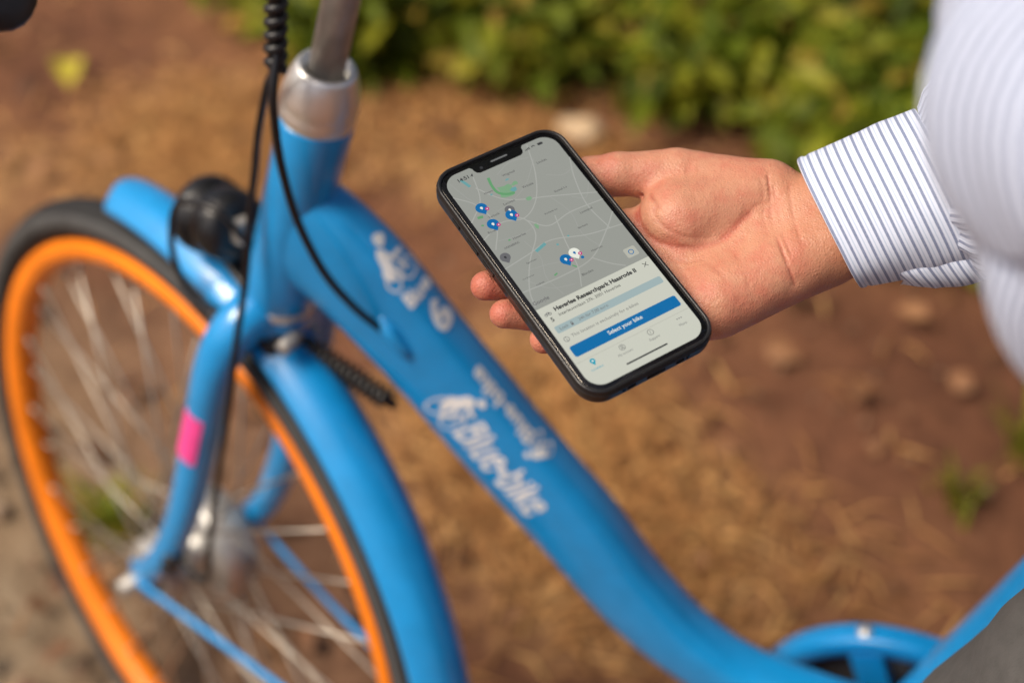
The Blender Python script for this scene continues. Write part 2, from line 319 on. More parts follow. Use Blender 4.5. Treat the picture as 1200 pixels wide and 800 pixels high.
tuft(-1.0, 1.6, 60, .11, 'olive grass tuft at the top left'); tuft(-.52, 1.36, 60, .10, 'grass tuft right of the steel stem'); tuft(.05, 1.42, 60, .10, 'grass tuft behind the stone'); tuft(.45, 1.38, 70, .10, 'grass tuft below the shrubs by the thumb'); tuft(.82, 1.36, 60, .1, 'grass tuft below the shrubs by the cuff')

# ================================================================== bicycle
HA = 1.27996; OFF = .04244; S_CR = .4030; HT = .1740; DL = -.4589
ax = V(math.cos(HA), 0, math.sin(HA)); fp = V(-math.sin(HA), 0, math.cos(HA)); hub = V(0, 0, .35); A0 = hub-OFF*fp
def ST(P):     # turn the steered assembly about the head-tube axis
    P = np.atleast_2d(np.asarray(P, float))-A0; c, s = math.cos(DL), math.sin(DL)
    return P*c+np.cross(ax, P)*s+np.outer(P@ax, ax)*(1-c)+A0
def AX(s): return A0+ax*s
bike = empty('bicycle', (0, 0, 0)); tag(bike, 'bright blue step-through bicycle with orange rims and white lettering on its frame', 'bicycle')
BL = M['blue']
def P_(name, vf, m, parent=bike, steer=False, smooth=True):
    v, f = vf
    return mk(name, ST(v) if steer else v, f, m, parent, smooth)
frame = P_('head_tube', lathe([(S_CR+.004, .0262), (S_CR+.008, .0275), (S_CR+.022, .0275), (S_CR+.030, .0258), (S_CR+.06, .0250), (S_CR+.12, .0250), (S_CR+.145, .0252), (S_CR+HT-.002, .0258), (S_CR+HT, .0252)], A0, ax, 40), BL)
# down tube
DT = cat([(.178, 0, .800), (.207, 0, .780), (.236, 0, .752), (.295, 0, .681), (.337, 0, .628), (.393, 0, .563), (.440, 0, .502), (.485, 0, .459), (.537, 0, .432), (.60, 0, .424), (.655, 0, .424)], 10)
dts = np.concatenate([[0], np.cumsum(np.linalg.norm(np.diff(DT, axis=0), axis=1))]); dtl = dts[-1]
DTR = interp([(0, .045, .024), (.06, .041, .0255), (.13, .036, .026), (.32, .0345, .0258), (.42, .031, .0248), (.50, .026, .0235), (.62, .024, .022), (.8, .024, .022)], dts)
dtT, dtN, dtB = frames(DT, (.8, .0, .6)); DPW = 3.0
mk('down_tube', *tube(DT, DTR, 40, True, (.8, .0, .6), DPW), BL, bike)
def DS(s, ang, off=0.0):   # point on the down tube surface: arc length and angle (0 = top ridge, + towards the bicycle's left)
    i = np.interp(s, dts, np.arange(len(dts))); a, fr = int(min(i, len(dts)-2)), 0; fr = i-a
    L_ = lambda A: A[a]*(1-fr)+A[a+1]*fr
    C_, N_, B_ = L_(DT), nrm(L_(dtN)), nrm(L_(dtB)); r = L_(DTR); e = 2/DPW
    if B_[1] > 0: B_ = -B_
    c, q = math.cos(ang), math.sin(ang)
    w = N_*(r[0]*np.sign(c)*abs(c)**e)+B_*(r[1]*np.sign(q)*abs(q)**e)
    return C_+w+nrm(w)*off
# seat tube, bottom bracket, seat post
BB = V(.622, 0, .315); sdv = nrm(V(.302, 0, .953))
P_('seat_tube', tube([BB+sdv*t for t in (-.0, .1, .3, .46)], .0175, 24), BL)
P_('bottom_bracket', lathe([(-.036, .018), (-.034, .022), (.034, .022), (.036, .018)], BB, (0, 1, 0), 28), BL)
P_('seat_post', tube([BB+sdv*.46, BB+sdv*.62], .0128, 20), M['silver'])
P_('seat_clamp', lathe([(.452, .0205), (.454, .0215), (.474, .0215), (.476, .0205)], BB, sdv, 24), M['steel'])
RA = V(1.10, 0, .35)
P_('chain_stay', tube(cat([BB+V(.01, -.03, 0), V(.85, -.055, .335), RA+V(0, -.065, 0)], 6), .0095, 14), BL); P_('chain_stay', tube(cat([BB+V(.01, .03, 0), V(.85, .055, .335), RA+V(0, .065, 0)], 6), .0095, 14), BL)
for s in (-1, 1): P_('seat_stay', tube(cat([BB+sdv*.42+V(0, s*.015, 0), V(.93, s*.05, .55), RA+V(0, s*.065, 0)], 6), .008, 12), BL)
# saddle
sp = BB+sdv*.62
sv = []; sf = []
prof = [(-.14, .020, .0), (-.11, .028, .004), (-.04, .036, .004), (.03, .070, .006), (.09, .098, .014), (.13, .085, .012), (.145, .05, .004)]
for x, w, z in prof:
    for a in np.linspace(0, 2*math.pi, 17)[:-1]: sv.append(sp+V(x+.02, w*math.cos(a), z+.02+.028*math.sin(a)))
for i in range(len(prof)-1):
    for k in range(16): sf.append((i*16+k, i*16+(k+1) % 16, (i+1)*16+(k+1) % 16, (i+1)*16+k))
sf += [tuple(range(16))[::-1], tuple(96+k for k in range(16))]
mk('saddle', sv, sf, M['black'], bike)
# chain guard
gc = V(.660, .055, .350)
cg = P_('chain_guard', ring([(.116, -.009), (.1175, -.006), (.1175, .008), (.116, .011), (.100, .011), (.098, .008), (.098, -.006), (.100, -.009)], gc, (0, 1, 0), 80), M['blue2'])
mk('guard_disc', *lathe([(.004, .096), (.010, .096)], gc, (0, 1, 0), 48), M['black'], cg)
for a in (math.radians(110), math.radians(20), math.radians(200), math.radians(290)):
    e = V(math.cos(a), 0, math.sin(a)); t_ = V(-math.sin(a), 0, math.cos(a)); v, f = box(gc+e*.068-V(0, .004, 0), e*.032, t_*.013, V(0, .006, 0)); mk('guard_spoke', v, f, M['blue2'], cg, smooth=False)
mk('guard_screw', *lathe([(0, .0062), (.003, .0062), (.0045, .004)], gc+V(-.0385, .0, .1105), (-.33, 0, .94), 16), M['silver'], cg)
mb = MB(); mb.add(*ring([(.117, -.010), (.1175, .012), (.100, .012), (.100, -.010)], V(1.08, .055, .35), (0, 1, 0), 30)); mk('chain_case_rear', np.concatenate(mb.v), mb.f, M['blue2'], bike)
for z in (.1095, -.1095): P_('chain_case_side', box(V(.873, .056, .350+z), V(.213, 0, 0), V(0, .0088, 0), V(0, 0, .007)), M['blue2'], smooth=False)
# cranks and pedals
for s, dr in ((-1, -1), (1, 1)):
    a = V(.25*dr, 0, -.97*dr); b0 = BB+V(0, s*.072, 0); P_('crank', tube([b0, b0+a*.17], (.011, .007), 12, True, (0, 1, 0)), M['silver']); P_('pedal', box(b0+a*.17+V(0, s*.055, 0), V(.045, 0, 0), V(0, .045, 0), V(0, 0, .010)), M['black'], smooth=False)
# headset and stem
P_('headset_cup', lathe([(S_CR+HT, .0252), (S_CR+HT+.001, .0258), (S_CR+HT+.010, .0262), (S_CR+HT+.0115, .0254), (S_CR+HT+.013, .0260), (S_CR+HT+.020, .0255), (S_CR+HT+.030, .0234), (S_CR+HT+.038, .0204), (S_CR+HT+.041, .0187), (S_CR+HT+.041, .0160), (S_CR+HT+.034, .0140)], A0, ax, 40), M['silver'])
P_('lower_headset_ring', lathe([(S_CR-.004, .026), (S_CR-.003, .0272), (S_CR+.0035, .0272), (S_CR+.004, .026)], A0, ax, 36), M['silver'])
P_('stem', tube([AX(S_CR+HT+.03), AX(S_CR+HT+.12), AX(S_CR+HT+.24), AX(S_CR+HT+.30)], .0118, 24), M['steel'])
bt = AX(S_CR+HT+.30); bf = nrm(fp*V(1, 0, 1)); 
def hb(y, back, up): return bt+V(-.05+back, y, up)
P_('stem_clamp', tube([bt-ax*.012, bt+V(-.05, 0, .0)], .018, 18), M['steel'], steer=True)
LBAR = cat([hb(0, 0, 0), hb(-.12, -.01, .015), hb(-.21, .03, .03), hb(-.27, .13, .02), hb(-.285, .20, .010)], 8)
for s in (1, -1):
    pb = LBAR.copy(); pb[:, 1] *= s; P_('handlebar', tube(pb, .0111, 16), M['steel'], steer=True)
GL = [V(.20, -.262, 1.01), V(.262, -.258, 1.034), V(.318, -.252, 1.052)]
# ------ fork
def blade(s):
    p_ = cat([AX(.400)+V(0, s*.012, 0), AX(.385)+V(0, s*.036, 0), AX(.345)+V(-.001, s*.0485, 0), AX(.25)+V(-.002, s*.050, 0), AX(.17)+V(-.003, s*.052, 0), V(.062, s*.054, .442), V(.041, s*.0555, .405), V(.016, s*.0565, .374), V(.001, s*.057, .358)], 8)
    t = np.linspace(0, 1, len(p_)); return tube(p_, interp([(0, .020, .018), (.2, .0175, .0155), (.4, .0160, .0140), (.7, .0140, .0118), (.9, .0125, .0095), (1, .0105, .0075)], t), 22, True, (-1, 0, .3))
fb = [P_('fork_blade', blade(s), BL, steer=True) for s in (-1, 1)]
P_('fork_crown', lathe([(.358, .020), (.366, .0255), (.385, .0270), (S_CR-.006, .0270), (S_CR-.004, .0260)], A0, ax, 32), BL, steer=True)
for s, q in zip((-1, 1), fb):
    mk('dropout', ST(box(hub+V(.004, s*.056, .002), V(.013, 0, .002), V(0, .003, 0), V(-.002, 0, .017))[0]), box(V(0, 0, 0), V(1, 0, 0), V(0, 1, 0), V(0, 0, 1))[1], BL, q)
# pink sticker on the left blade
sb_ = cat([AX(.325)+V(-.001, -.0487, 0), AX(.25)+V(-.002, -.050, 0), AX(.235)+V(-.002, -.0503, 0)], 10)
mbs = MB(); T_, N_, B_ = frames(sb_, (-1, 0, .3)); rows = []
for i, a in enumerate(np.linspace(.16, .62, 8)):
    j = a*(len(sb_)-1); k = int(j); c = sb_[k]*(1-(j-k))+sb_[min(k+1, len(sb_)-1)]*(j-k)
    for th in np.linspace(-.75, .55, 12):
        rows.append(c+N_[k]*(.0174*math.sin(th))-(B_[k] if B_[k][1] > 0 else -B_[k])*(.0154*math.cos(th)))
stf = [(i*12+k, i*12+k+1, (i+1)*12+k+1, (i+1)*12+k) for i in range(7) for k in range(11)]
stick = mk('sticker', ST(rows), stf, M['pink'], bike)
# ------ front wheel
def wheel(parent, C, steer, detail=True):
    w = P_('rim', ring([(.3175, -.0135), (.3165, -.0150), (.306, -.0150), (.2985, -.0125), (.2950, -.006), (.2945, 0), (.2950, .006), (.2985, .0125), (.306, .0150), (.3165, .0150), (.3175, .0135)], C, (0, 1, 0), 120), M['orange'], parent, steer)
    pr = [(.334+.0185*math.cos(a), .0190*math.sin(a)) for a in np.linspace(0, 2*math.pi, 21)[:-1]]
    P_('tyre', ring(pr, C, (0, 1, 0), 120), M['tyre'], parent, steer)
    for s in (-1, 1):
        P_('tyre_sidewall', ring([(.334+.0190*math.cos(a), s*.0197*math.sin(a)) for a in (1.05, 1.3, 1.6, 1.9)]+[(.334+.0175*math.cos(a), s*.0180*math.sin(a)) for a in (1.9, 1.05)], C, (0, 1, 0), 100), M['sidewall'], parent, steer)
    if not detail: return
    for k in range(36):
        side = -1 if k % 2 else 1; a = 2*math.pi*k/36; cr = .62 if (k//2) % 2 else -.62
        p0 = C+V(.033*math.sin(a+cr*1.9), side*.028, .033*math.cos(a+cr*1.9)); p1 = C+V(.296*math.sin(a), side*.003, .296*math.cos(a))
        P_('spoke', tube([p0, (p0+p1)/2, p1], .00125, 6), M['spoke'], parent, steer)
        pn = p1+(p0-p1)*.05; 
        P_('spoke_nipple', tube([p1, pn], .0022, 6), M['spoke'], parent, steer)
fw = empty('front_wheel', (0, 0, 0)); fw.parent = bike
wheel(fw, hub, True)
P_('hub', lathe([(-.050, .008), (-.034, .010), (-.032, .034), (-.025, .036), (-.023, .020), (.004, .020), (.002, .050), (.008, .056), (.036, .058), (.042, .052), (.042, .030), (.050, .012), (.052, .008)], hub, (0, 1, 0), 40), M['drum'], fw, True)
P_('axle_nut', lathe([(-.078, .0045), (-.0775, .008), (-.066, .0095), (-.064, .011), (-.060, .011)], hub, (0, 1, 0), 12), M['steel'], fw, True); P_('axle_nut', lathe([(.060, .011), (.064, .011), (.066, .0095), (.0775, .008), (.078, .0045)], hub, (0, 1, 0), 12), M['steel'], fw, True)
P_('brake_arm', tube(cat([hub+V(.0, -.047, .0), hub+V(.028, -.048, .03), hub+V(.05, -.048, .075)], 5), (.009, .003), 10, True, (-1, 0, 0)), M['silver'], fw, True)
P_('hub_cover', lathe([(-.047, .018), (-.044, .031), (-.036, .034)], hub, (0, 1, 0), 28), M['drum'], fw, True)
P_('brake_clamp', tube([hub+V(.055, -.056, .055), hub+V(.07, -.058, .085)], .009, 12), M['black'], fw, True)
rw = empty('rear_wheel', (0, 0, 0)); rw.parent = bike; wheel(rw, RA, False, False)
P_('hub', lathe([(-.05, .01), (-.03, .03), (.03, .03), (.05, .01)], RA, (0, 1, 0), 24), M['drum'], rw)
for k in range(18):
    a = 2*math.pi*k/18; P_('spoke', tube([RA+V(.03*math.sin(a+1), (-.028, .028)[k % 2], .03*math.cos(a+1)), RA+V(.296*math.sin(a), 0, .296*math.cos(a))], .00125, 5), M['spoke'], rw)
# ------ mudguards
def guard(name, C, phi0, phi1, parent, steer, n=90):
    ys = np.linspace(-1, 1, 15); outer = [(.3850-.0155*abs(y)**2.4, .0262*y) for y in ys]; inner = [(r-.0022, y*.955) for r, y in outer][::-1]
    pr = [(outer[0][0]-.003, outer[0][1]-.0008)]+outer+[(outer[-1][0]-.003, outer[-1][1]+.0008)]+inner
    ph = np.concatenate([phi0+np.array([0, .006, .014, .026, .045]), np.linspace(phi0+.07, phi1, n)]); sc_ = np.concatenate([[.55, .72, .85, .95, .99], np.ones(n)])
    m = len(pr); v = [C+(V(math.sin(q), 0, math.cos(q))*(r-(1-k)*.006)+V(0, y*k, 0)) for q, k in zip(ph, sc_) for r, y in pr]
    f = [(i*m+j, i*m+(j+1) % m, (i+1)*m+(j+1) % m, (i+1)*m+j) for i in range(len(ph)-1) for j in range(m)]
    f.append(tuple(range(m))); f.append(tuple((len(ph)-1)*m+k for k in range(m))[::-1])
    return P_(name, (np.array(v), f), BL, parent, steer)
guard('front_mudguard', hub, math.radians(-8.5), math.radians(122), bike, True)
guard('rear_mudguard', RA, math.radians(-75), math.radians(100), bike, False)
for s in (-1, 1):
    e_ = hub+V(.357*math.cos(math.radians(2)), s*.0325, .357*math.sin(math.radians(2))+.012)
    P_('mudguard_stay', tube(cat([hub+V(.008, s*.063, .008), hub+V(.03, s*.0625, .0105), hub+V(.18, s*.046, .014), e_], 6), (.0042, .0028), 10, True, (0, 0, 1)), BL, bike, True)
# ------ front lamp, bracket, damper, cables
lc = V(.096, -.004, .760); ld = nrm(V(-.93, 0, -.12))
lamp = P_('front_lamp', lathe([(-.024, .010), (-.023, .020), (-.019, .0255), (-.008, .0285), (.002, .0285), (.004, .0262), (.010, .0262), (.012, .0300), (.024, .0305), (.0255, .0295), (.0255, .0240), (.022, .0235)], lc, ld, 32), M['lampbody'], bike, True)
mk('lens', ST(lathe([(.020, .0238), (.0265, .0238), (.029, .018), (.030, .008), (.0303, .001)], lc, ld, 28)[0]), lathe([(.020, .0238), (.0265, .0238), (.029, .018), (.030, .008), (.0303, .001)], lc, ld, 28)[1], M['lens'], lamp)
mk('switch', ST(box(lc-ld*.03+V(0, -.004, .004), ld*.006, V(0, .006, 0), V(0, 0, .009))[0]), box(V(0, 0, 0), V(1, 0, 0), V(0, 1, 0), V(0, 0, 1))[1], M['steel'], lamp, smooth=False)
P_('lamp_bracket', tube(cat([lc+V(.0, 0, -.022), V(.098, 0, .728), V(.128, 0, .712), V(.140, 0, .705)], 6), (.004, .010), 10, True, (-1, 0, 0)), M['black'], bike, True)
P_('lamp_wire', tube(cat([lc-ld*.03, V(.150, -.022, .775), V(.138, -.036, .800), V(.100, -.044, .792), V(.086, -.044, .750), V(.094, -.040, .715), V(.116, -.034, .703), V(.150, -.042, .705)], 8), .0026, 8), M['cable'], bike, True)
P_('cable_clip', tube(cat([V(.102, -.034, .700), V(.116, -.036, .704), V(.132, -.038, .707)], 4), (.0065, .006), 10, True), M['black'], bike, True)
# steering damper spring between crown and down tube
da, db = V(.172, -.006, .690), V(.252, -.012, .652); dd = db-da
dsp = MB(); hp = []
u1 = nrm(np.cross(dd, V(0, 1, 0))); u2 = np.cross(nrm(dd), u1)
for t in np.linspace(0, 1, 200): hp.append(da+dd*(.12+.80*t)+(u1*math.cos(t*2*math.pi*13)+u2*math.sin(t*2*math.pi*13))*.0070)
dsp.add(*tube(hp, .0021, 6)); dsp.add(*tube([da+dd*.05, da+dd*1.0], .0042, 10)); dsp.build('steering_spring', mat('oiled_spring_steel', (.05, .048, .045), .35, metal=.6), bike)
P_('spring_hook', tube(cat([da+V(-.012, -.012, .016), da+V(-.006, -.016, .006), da+dd*.06, da+dd*.14], 5), .0055, 12), M['black'])
P_('spring_bolt', lathe([(-.028, .004), (-.027, .0075), (-.014, .0075), (-.012, .0055), (.0, .0055)], da+V(-.010, .004, .004), (.2, 1, 0), 12), M['black'])
P_('spring_bolt', lathe([(-.020, .004), (-.019, .006), (-.008, .006), (.0, .005)], da+V(.006, -.010, .014), (.2, 1, 0), 12), M['steel'])
# cables
c1 = ST(cat([(.222, -.040, 1.01), (.2185, -.040, .970), (.217, -.040, .940), (.197, -.032, .918), (.184, -.031, .88), (.176, -.030, .847), (.174, -.036, .80), (.173, -.040, .761), (.174, -.052, .71), (.172, -.060, .657), (.155, -.063, .58), (.135, -.062, .50), (.119, -.060, .44), (.07, -.057, .43)], 8))
P_('brake_cable', tube(c1, .0027, 10), M['cable'])
c2s = ST([(.222, -.036, 1.01), (.2195, -.037, .965)])
c2 = cat([c2s[0], c2s[1], (.204, -.045, .937), (.2045, -.050, .911), (.206, -.051, .879), (.212, -.050, .839), (.224, -.045, .797), (.240, -.038, .766), (.252, -.027, .742), (.258, -.018, .728)], 8)
P_('gear_cable', tube(c2, .0029, 10), M['cable'])
sw = []
spc = ST([(.2235, -.039, 1.06), (.2195, -.0395, .985), (.2170, -.0395, .938)])
for t in np.linspace(0, 1, 220):
    c = cat(spc, 20)[int(t*40)]; d_ = nrm(spc[2]-spc[0]); a1 = nrm(np.cross(d_, V(0, 1, 0))); a2 = np.cross(d_, a1); q = t*2*math.pi*14
    c = spc[0]*(1-t)+spc[2]*t
    sw.append(c+(a1*math.cos(q)+a2*math.sin(q))*.0046)
P_('cable_spiral_wrap', tube(sw, .0031, 8), M['black'])
P_('spiral_core', tube([spc[0], (spc[0]+spc[2])/2, spc[2]], .0050, 10), M['cable'])
P_('cable_port', tube(cat([DS(.088, 1.40, -.004), DS(.100, 1.44, .0005), DS(.116, 1.46, .0005), DS(.130, 1.46, -.004)], 5), interp([(0, .004, .004), (.35, .0062, .0062), (.7, .0055, .0055), (1, .002, .002)], np.linspace(0, 1, 16)), 14), BL)
# left grip with brake lever
P_('grip', tube(cat([V(.165, -.268, 1.02), V(.20, -.266, 1.028), V(.262, -.260, 1.05), V(.300, -.256, 1.066), V(.312, -.255, 1.0705), V(.317, -.2545, 1.0725)], 4), interp([(0, .0165, .0165), (.5, .0175, .0175), (.85, .019, .019), (.95, .017, .017), (1, .010, .010)], np.linspace(0, 1, 21)), 20), M['black'], bike, True)
P_('brake_lever', tube(cat([V(.05, -.22, 1.05), V(.10, -.29, 1.035), V(.20, -.315, 1.030), V(.29, -.312, 1.048)], 6), (.0075, .0055), 12), M['black'], bike, True)

# ------ lettering on the down tube
def text_mesh(s, bold=0.0, font_scale=1.0):
    cu = bpy.data.curves.new('t', 'FONT'); cu.body = s; cu.offset = bold; cu.resolution_u = 3; cu.fill_mode = 'FRONT'
    ob = bpy.data.objects.new('t', cu); COL.objects.link(ob); dg = bpy.context.evaluated_depsgraph_get(); ev = ob.evaluated_get(dg); me = ev.to_mesh()
    v = np.array([q.co[:] for q in me.vertices]) if len(me.vertices) else np.zeros((0, 3)); f = [tuple(q.vertices) for q in me.polygons]
    ev.to_mesh_clear(); bpy.data.objects.remove(ob); bpy.data.curves.remove(cu)
    return v[:, :2], f
def fit_text(s, w=None, h=None, bold=0.0):
    v, f = text_mesh(s, bold); lo = v.min(0); hi = v.max(0); v = v-lo; k = (w/(hi-lo)[0]) if w else h/(hi-lo)[1]; return v*k, f
def stroke(pts, w, closed=False):
    P = np.asarray(pts, float); P = np.vstack([P, P[:1]]) if closed else P
    T = np.gradient(P, axis=0); 
    if closed: T[0] = T[-1] = P[1]-P[-2]
    T /= np.linalg.norm(T, axis=1)[:, None]+1e-12; N = np.stack([-T[:, 1], T[:, 0]], 1)*w/2
    v = np.empty((2*len(P), 2)); v[0::2] = P+N; v[1::2] = P-N
    return v, [(2*i, 2*i+2, 2*i+3, 2*i+1) for i in range(len(P)-1)]
def circle(c, r, n=20): a = np.arange(n)/n*2*np.pi; return np.stack([c[0]+r*np.cos(a), c[1]+r*np.sin(a)], 1)
def icon(w):    # cyclist: two wheels, a white body leaning over the bars, head
    mb = []
    mb.append(stroke(circle((.22, .24), .20), .050, True)); mb.append(stroke(circle((.80, .24), .20), .050, True))
    mb.append((np.array([(.18, .30), (.34, .26), (.56, .52), (.66, .84), (.50, .98), (.34, .90), (.22, .62), (.10, .52)]), [tuple(range(8))]))
    mb.append((circle((.70, 1.06), .13), [tuple(range(20))])); mb.append(stroke([(.50, .80), (.70, .66), (.92, .62)], .10)); mb.append(stroke([(.45, .45), (.58, .34), (.50, .16)], .10)); mb.append(stroke([(.72, .60), (.80, .24)], .06))
    return [(v*w, f) for v, f in mb]
def decal(name, items, s0, a0, sgn, mtl, off=.0006, rad=.030):
    """items: list of 2-D meshes; x runs along the tube (sgn -1 = uphill), y runs around it"""
    bm = bmesh.new()
    for v, f in items:
        vs_ = [bm.verts.new((q[0], q[1], 0)) for q in v]
        for q in f:
            try: bm.faces.new([vs_[i] for i in q])
            except ValueError: pass
    bmesh.ops.triangulate(bm, faces=bm.faces[:])
    for _ in range(3):
        ed = [e for e in bm.edges if e.calc_length() > .006]
        if ed: bmesh.ops.subdivide_edges(bm, edges=ed, cuts=1); bmesh.ops.triangulate(bm, faces=bm.faces[:])
    v = [q.co.copy() for q in bm.verts]; bm.verts.index_update(); f = [tuple(q.index for q in fc.verts) for fc in bm.faces]; bm.free()
    out = [DS(s0+sgn*q[0], a0-sgn*q[1]/rad, off) for q in v]
    return mk(name, out, f, mtl, bike, smooth=False)
def shift(items, dx, dy): return [(v+np.array([dx, dy]), f) for v, f in items]
WH = M['white']
# left side: cyclist mark then Blue-bike running downhill; shorter copy on the other flank; badge read across the tube
decal('lettering', shift(icon(.029), 0, -.004)+shift([fit_text('Blue-bike', w=.090, bold=.018)], .032, 0), .162, 1.72, 1, WH)
decal('lettering', shift(icon(.022), 0, -.004)+shift([fit_text('Blue-bike', w=.070, bold=.03)], .022, 0), .252, .10, -1, WH)
decal('lettering', [(np.stack([-v[:, 1], v[:, 0]], 1), [q[::-1] for q in f]) for v, f in shift(icon(.030), -.017, .014)+shift([fit_text('Blue', w=.026, bold=.04)], -.013, .000)+shift([fit_text('6', h=.024, bold=.04)], -.004, -.030)], .095, .24, 1, WH)

# ================================================================== phone
PO = V(.4399, -.1741, .9656); PU = V(.6131, .7853, .0857); PN = V(.1642, -.2327, .9586); PU = nrm(PU); PN = nrm(PN-PU*np.dot(PU, PN)); PV = np.cross(PN, PU)
def PW(q):     # phone millimetres -> metres in the scene
    q = np.atleast_2d(np.asarray(q, float)); return PO+(q[:, :1]*PU+q[:, 1:2]*PV+q[:, 2:3]*PN)/1000
phone = empty('smartphone', tuple(PO)); tag(phone, 'smartphone in a black case showing a map and a blue button, held over the bicycle', 'smartphone')
inv = Matrix.Translation(Vector(PO)).inverted()
def PH(name, q, f, m, parent=phone, smooth=True):
    v = PW(q)-PO; o = mk(name, v, f, m, None, smooth); o.parent = parent; return o
def rrect(hw, hh, r, n=10):
    out = []
    for cx, cy, a0 in ((hw-r, hh-r, 0), (-hw+r, hh-r, 90), (-hw+r, -hh+r, 180), (hw-r, -hh+r, 270)):
        for k in range(n+1): a = math.radians(a0+90*k/n); out.append((cx+r*math.cos(a), cy+r*math.sin(a)))
    return np.array(out)
def shell(levels, hw, hh, r, cap0=True, cap1=True):
    v = []; f = []; n = 0
    for z, ins in levels:
        o_ = rrect(hw-ins, hh-ins, max(r-ins, .5)); n = len(o_); v += [(x, y, z) for x, y in o_]
    for i in range(len(levels)-1):
        for k in range(n): f.append((i*n+k, i*n+(k+1) % n, (i+1)*n+(k+1) % n, (i+1)*n+k))
    if cap0: f.append(tuple(range(n)))
    if cap1: f.append(tuple((len(levels)-1)*n+k for k in range(n)))
    return np.array(v), f
HWc, HHc = 38.0, 75.4
case = PH('case', *shell([(-9.6, 6), (-9.6, 3), (-9.1, 1.2), (-8.2, .35), (-6.8, 0), (-1.2, 0), (.2, .15), (.9, .55), (1.15, 1.1), (1.1, 1.7), (.8, 2.1), (-.3, 2.2)], HWc, HHc, 13.0, True, False), M['case'])
PH('case_seam', *shell([(-2.6, -.12), (-2.4, -.32), (-2.0, -.32), (-1.8, -.12)], HWc, HHc, 13.0, False, False), mat('case_bumper', (.03, .03, .031), .3), case)
for x0, y0, L_ in ((-1, 30, 5), (-1, 15, 5), (-1, 46, 3), (1, 24, 8)):
    v, f = box(V(x0*38.05, y0, -4.4), V(.55, 0, 0), V(0, L_, 0), V(0, 0, 1.3)); PH('side_button', v, f, M['case'], case, False)
for x0, w in ((0, 5), (-14, 2.2), (-18.5, .7), (14, 2.2), (18.5, .7)):
    v, f = box(V(x0, -75.35, -4.6), V(w, 0, 0), V(0, .35, 0), V(0, 0, 1.2)); PH('charging_port' if x0 == 0 else 'speaker_slot', v, f, M['glass'], case, False)
metal = PH('phone_rim', *shell([(-.4, 2.25), (-.05, 2.3), (.05, 2.6)], HWc, HHc, 13.0, False, False), mat('steel_rim', (.35, .32, .28), .3, metal=1))
PH('front_glass', *shell([(-6, 2.5), (-.05, 2.5), (.04, 2.75)], HWc, HHc, 12.0), M['glass'])
def flat(items, z, name, m, parent, dx=0, dy=0):
    v = []; f = []; n = 0
    for a, b in items: v += [(q[0]+dx, q[1]+dy, z) for q in a]; f += [tuple(i+n for i in k) for k in b]; n += len(a)
    return PH(name, np.array(v), f, m, parent, False)
SW, SHh = 32.9, 70.6
disp = flat([(rrect(SW, SHh, 8.5), [tuple(range(44))])], .10, 'display', ui('ui_map', (.245, .252, .228)), phone)
U = {k: ui('ui_'+k, c) for k, c in dict(sheet=(.46, .465, .40), button=(.002, .115, .30), price=(.27, .345, .35), road=(.305, .31, .285), road2=(.268, .272, .252), park=(.16, .29, .17), park2=(.10, .26, .12), water=(.11, .27, .28), pin=(.002, .11, .30), pingrey=(.11, .11, .115), white=(.62, .63, .56), ink=(.028, .028, .030), grey=(.13, .13, .128), pink=(.42, .02, .16), black=(.002, .002, .002), cyan=(.0, .26, .36), line=(.36, .36, .31), lab=(.07, .07, .07)).items()}
def fl(items, z, name, k): return flat(items, z, name, U[k], disp)
def tx(s, x, y, w=None, h=None, bold=0.0, center=False):
    v, f = fit_text(s, w, h, bold)
    if center: v = v-np.array([v[:, 0].max()/2, 0])
    return (v+np.array([x, y]), f)
# map
roads = [[(-33, 40), (-22, 50), (-17, 66)], [(-20, 58), (-12, 46), (-2, 40), (9, 36), (33, 26)], [(-33, 28), (-20, 33), (-8, 30), (3, 37), (12, 52), (18, 70)], [(-13, 34), (-8, 28), (-9, 18), (-20, 6), (-29, -8), (-32, -18)], [(-8, 28), (0, 20), (14, 22), (33, 21)], [(6, 24), (2, 8), (-1, -8), (-6, -19)], [(-33, -8), (-10, -9), (8, -7), (24, 4), (33, 12)], [(-33, 8), (-18, 10), (-4, 12), (14, 6), (33, 3)], [(8, -7), (14, -14), (20, -19)], [(26, 4), (24, 22), (28, 40), (33, 52)], [(-33, 58), (-25, 48), (-23, 33), (-31, 20)]]
fl([stroke(cat(q, 6), .6) for q in roads], .13, 'map_roads', 'road')
roads2 = [[(-30, 66), (-26, 52), (-20, 44)], [(-18, 40), (-8, 42), (4, 48), (16, 60)], [(-27, 24), (-14, 22), (-4, 24)], [(10, 36), (14, 22), (12, 8), (16, -4)], [(-24, 2), (-12, 0), (-3, -3)], [(-16, 18), (-14, 6), (-18, -6), (-16, -18)], [(16, 48), (24, 44), (32, 46)], [(-6, 60), (4, 64), (14, 62)], [(20, 30), (26, 26), (33, 34)], [(-28, -2), (-20, -12), (-8, -16)]]
fl([stroke(cat(q, 5), .38) for q in roads2], .12, 'map_lanes', 'road2')
def blob(c, rx, ry, n=14, j=.25): a = np.arange(n)/n*2*np.pi; k = 1+rng.uniform(-j, j, n); return (np.stack([c[0]+rx*k*np.cos(a), c[1]+ry*k*np.sin(a)], 1), [tuple(range(n))])
fl([blob((-7, 49), 4.4, 4.2), blob((.3, 39.2), 1.6, 1.2), blob((-5.5, 22.7), 1.0, 1.8), blob((-1, 51), 1.8, 1.2)], .14, 'map_park', 'park')
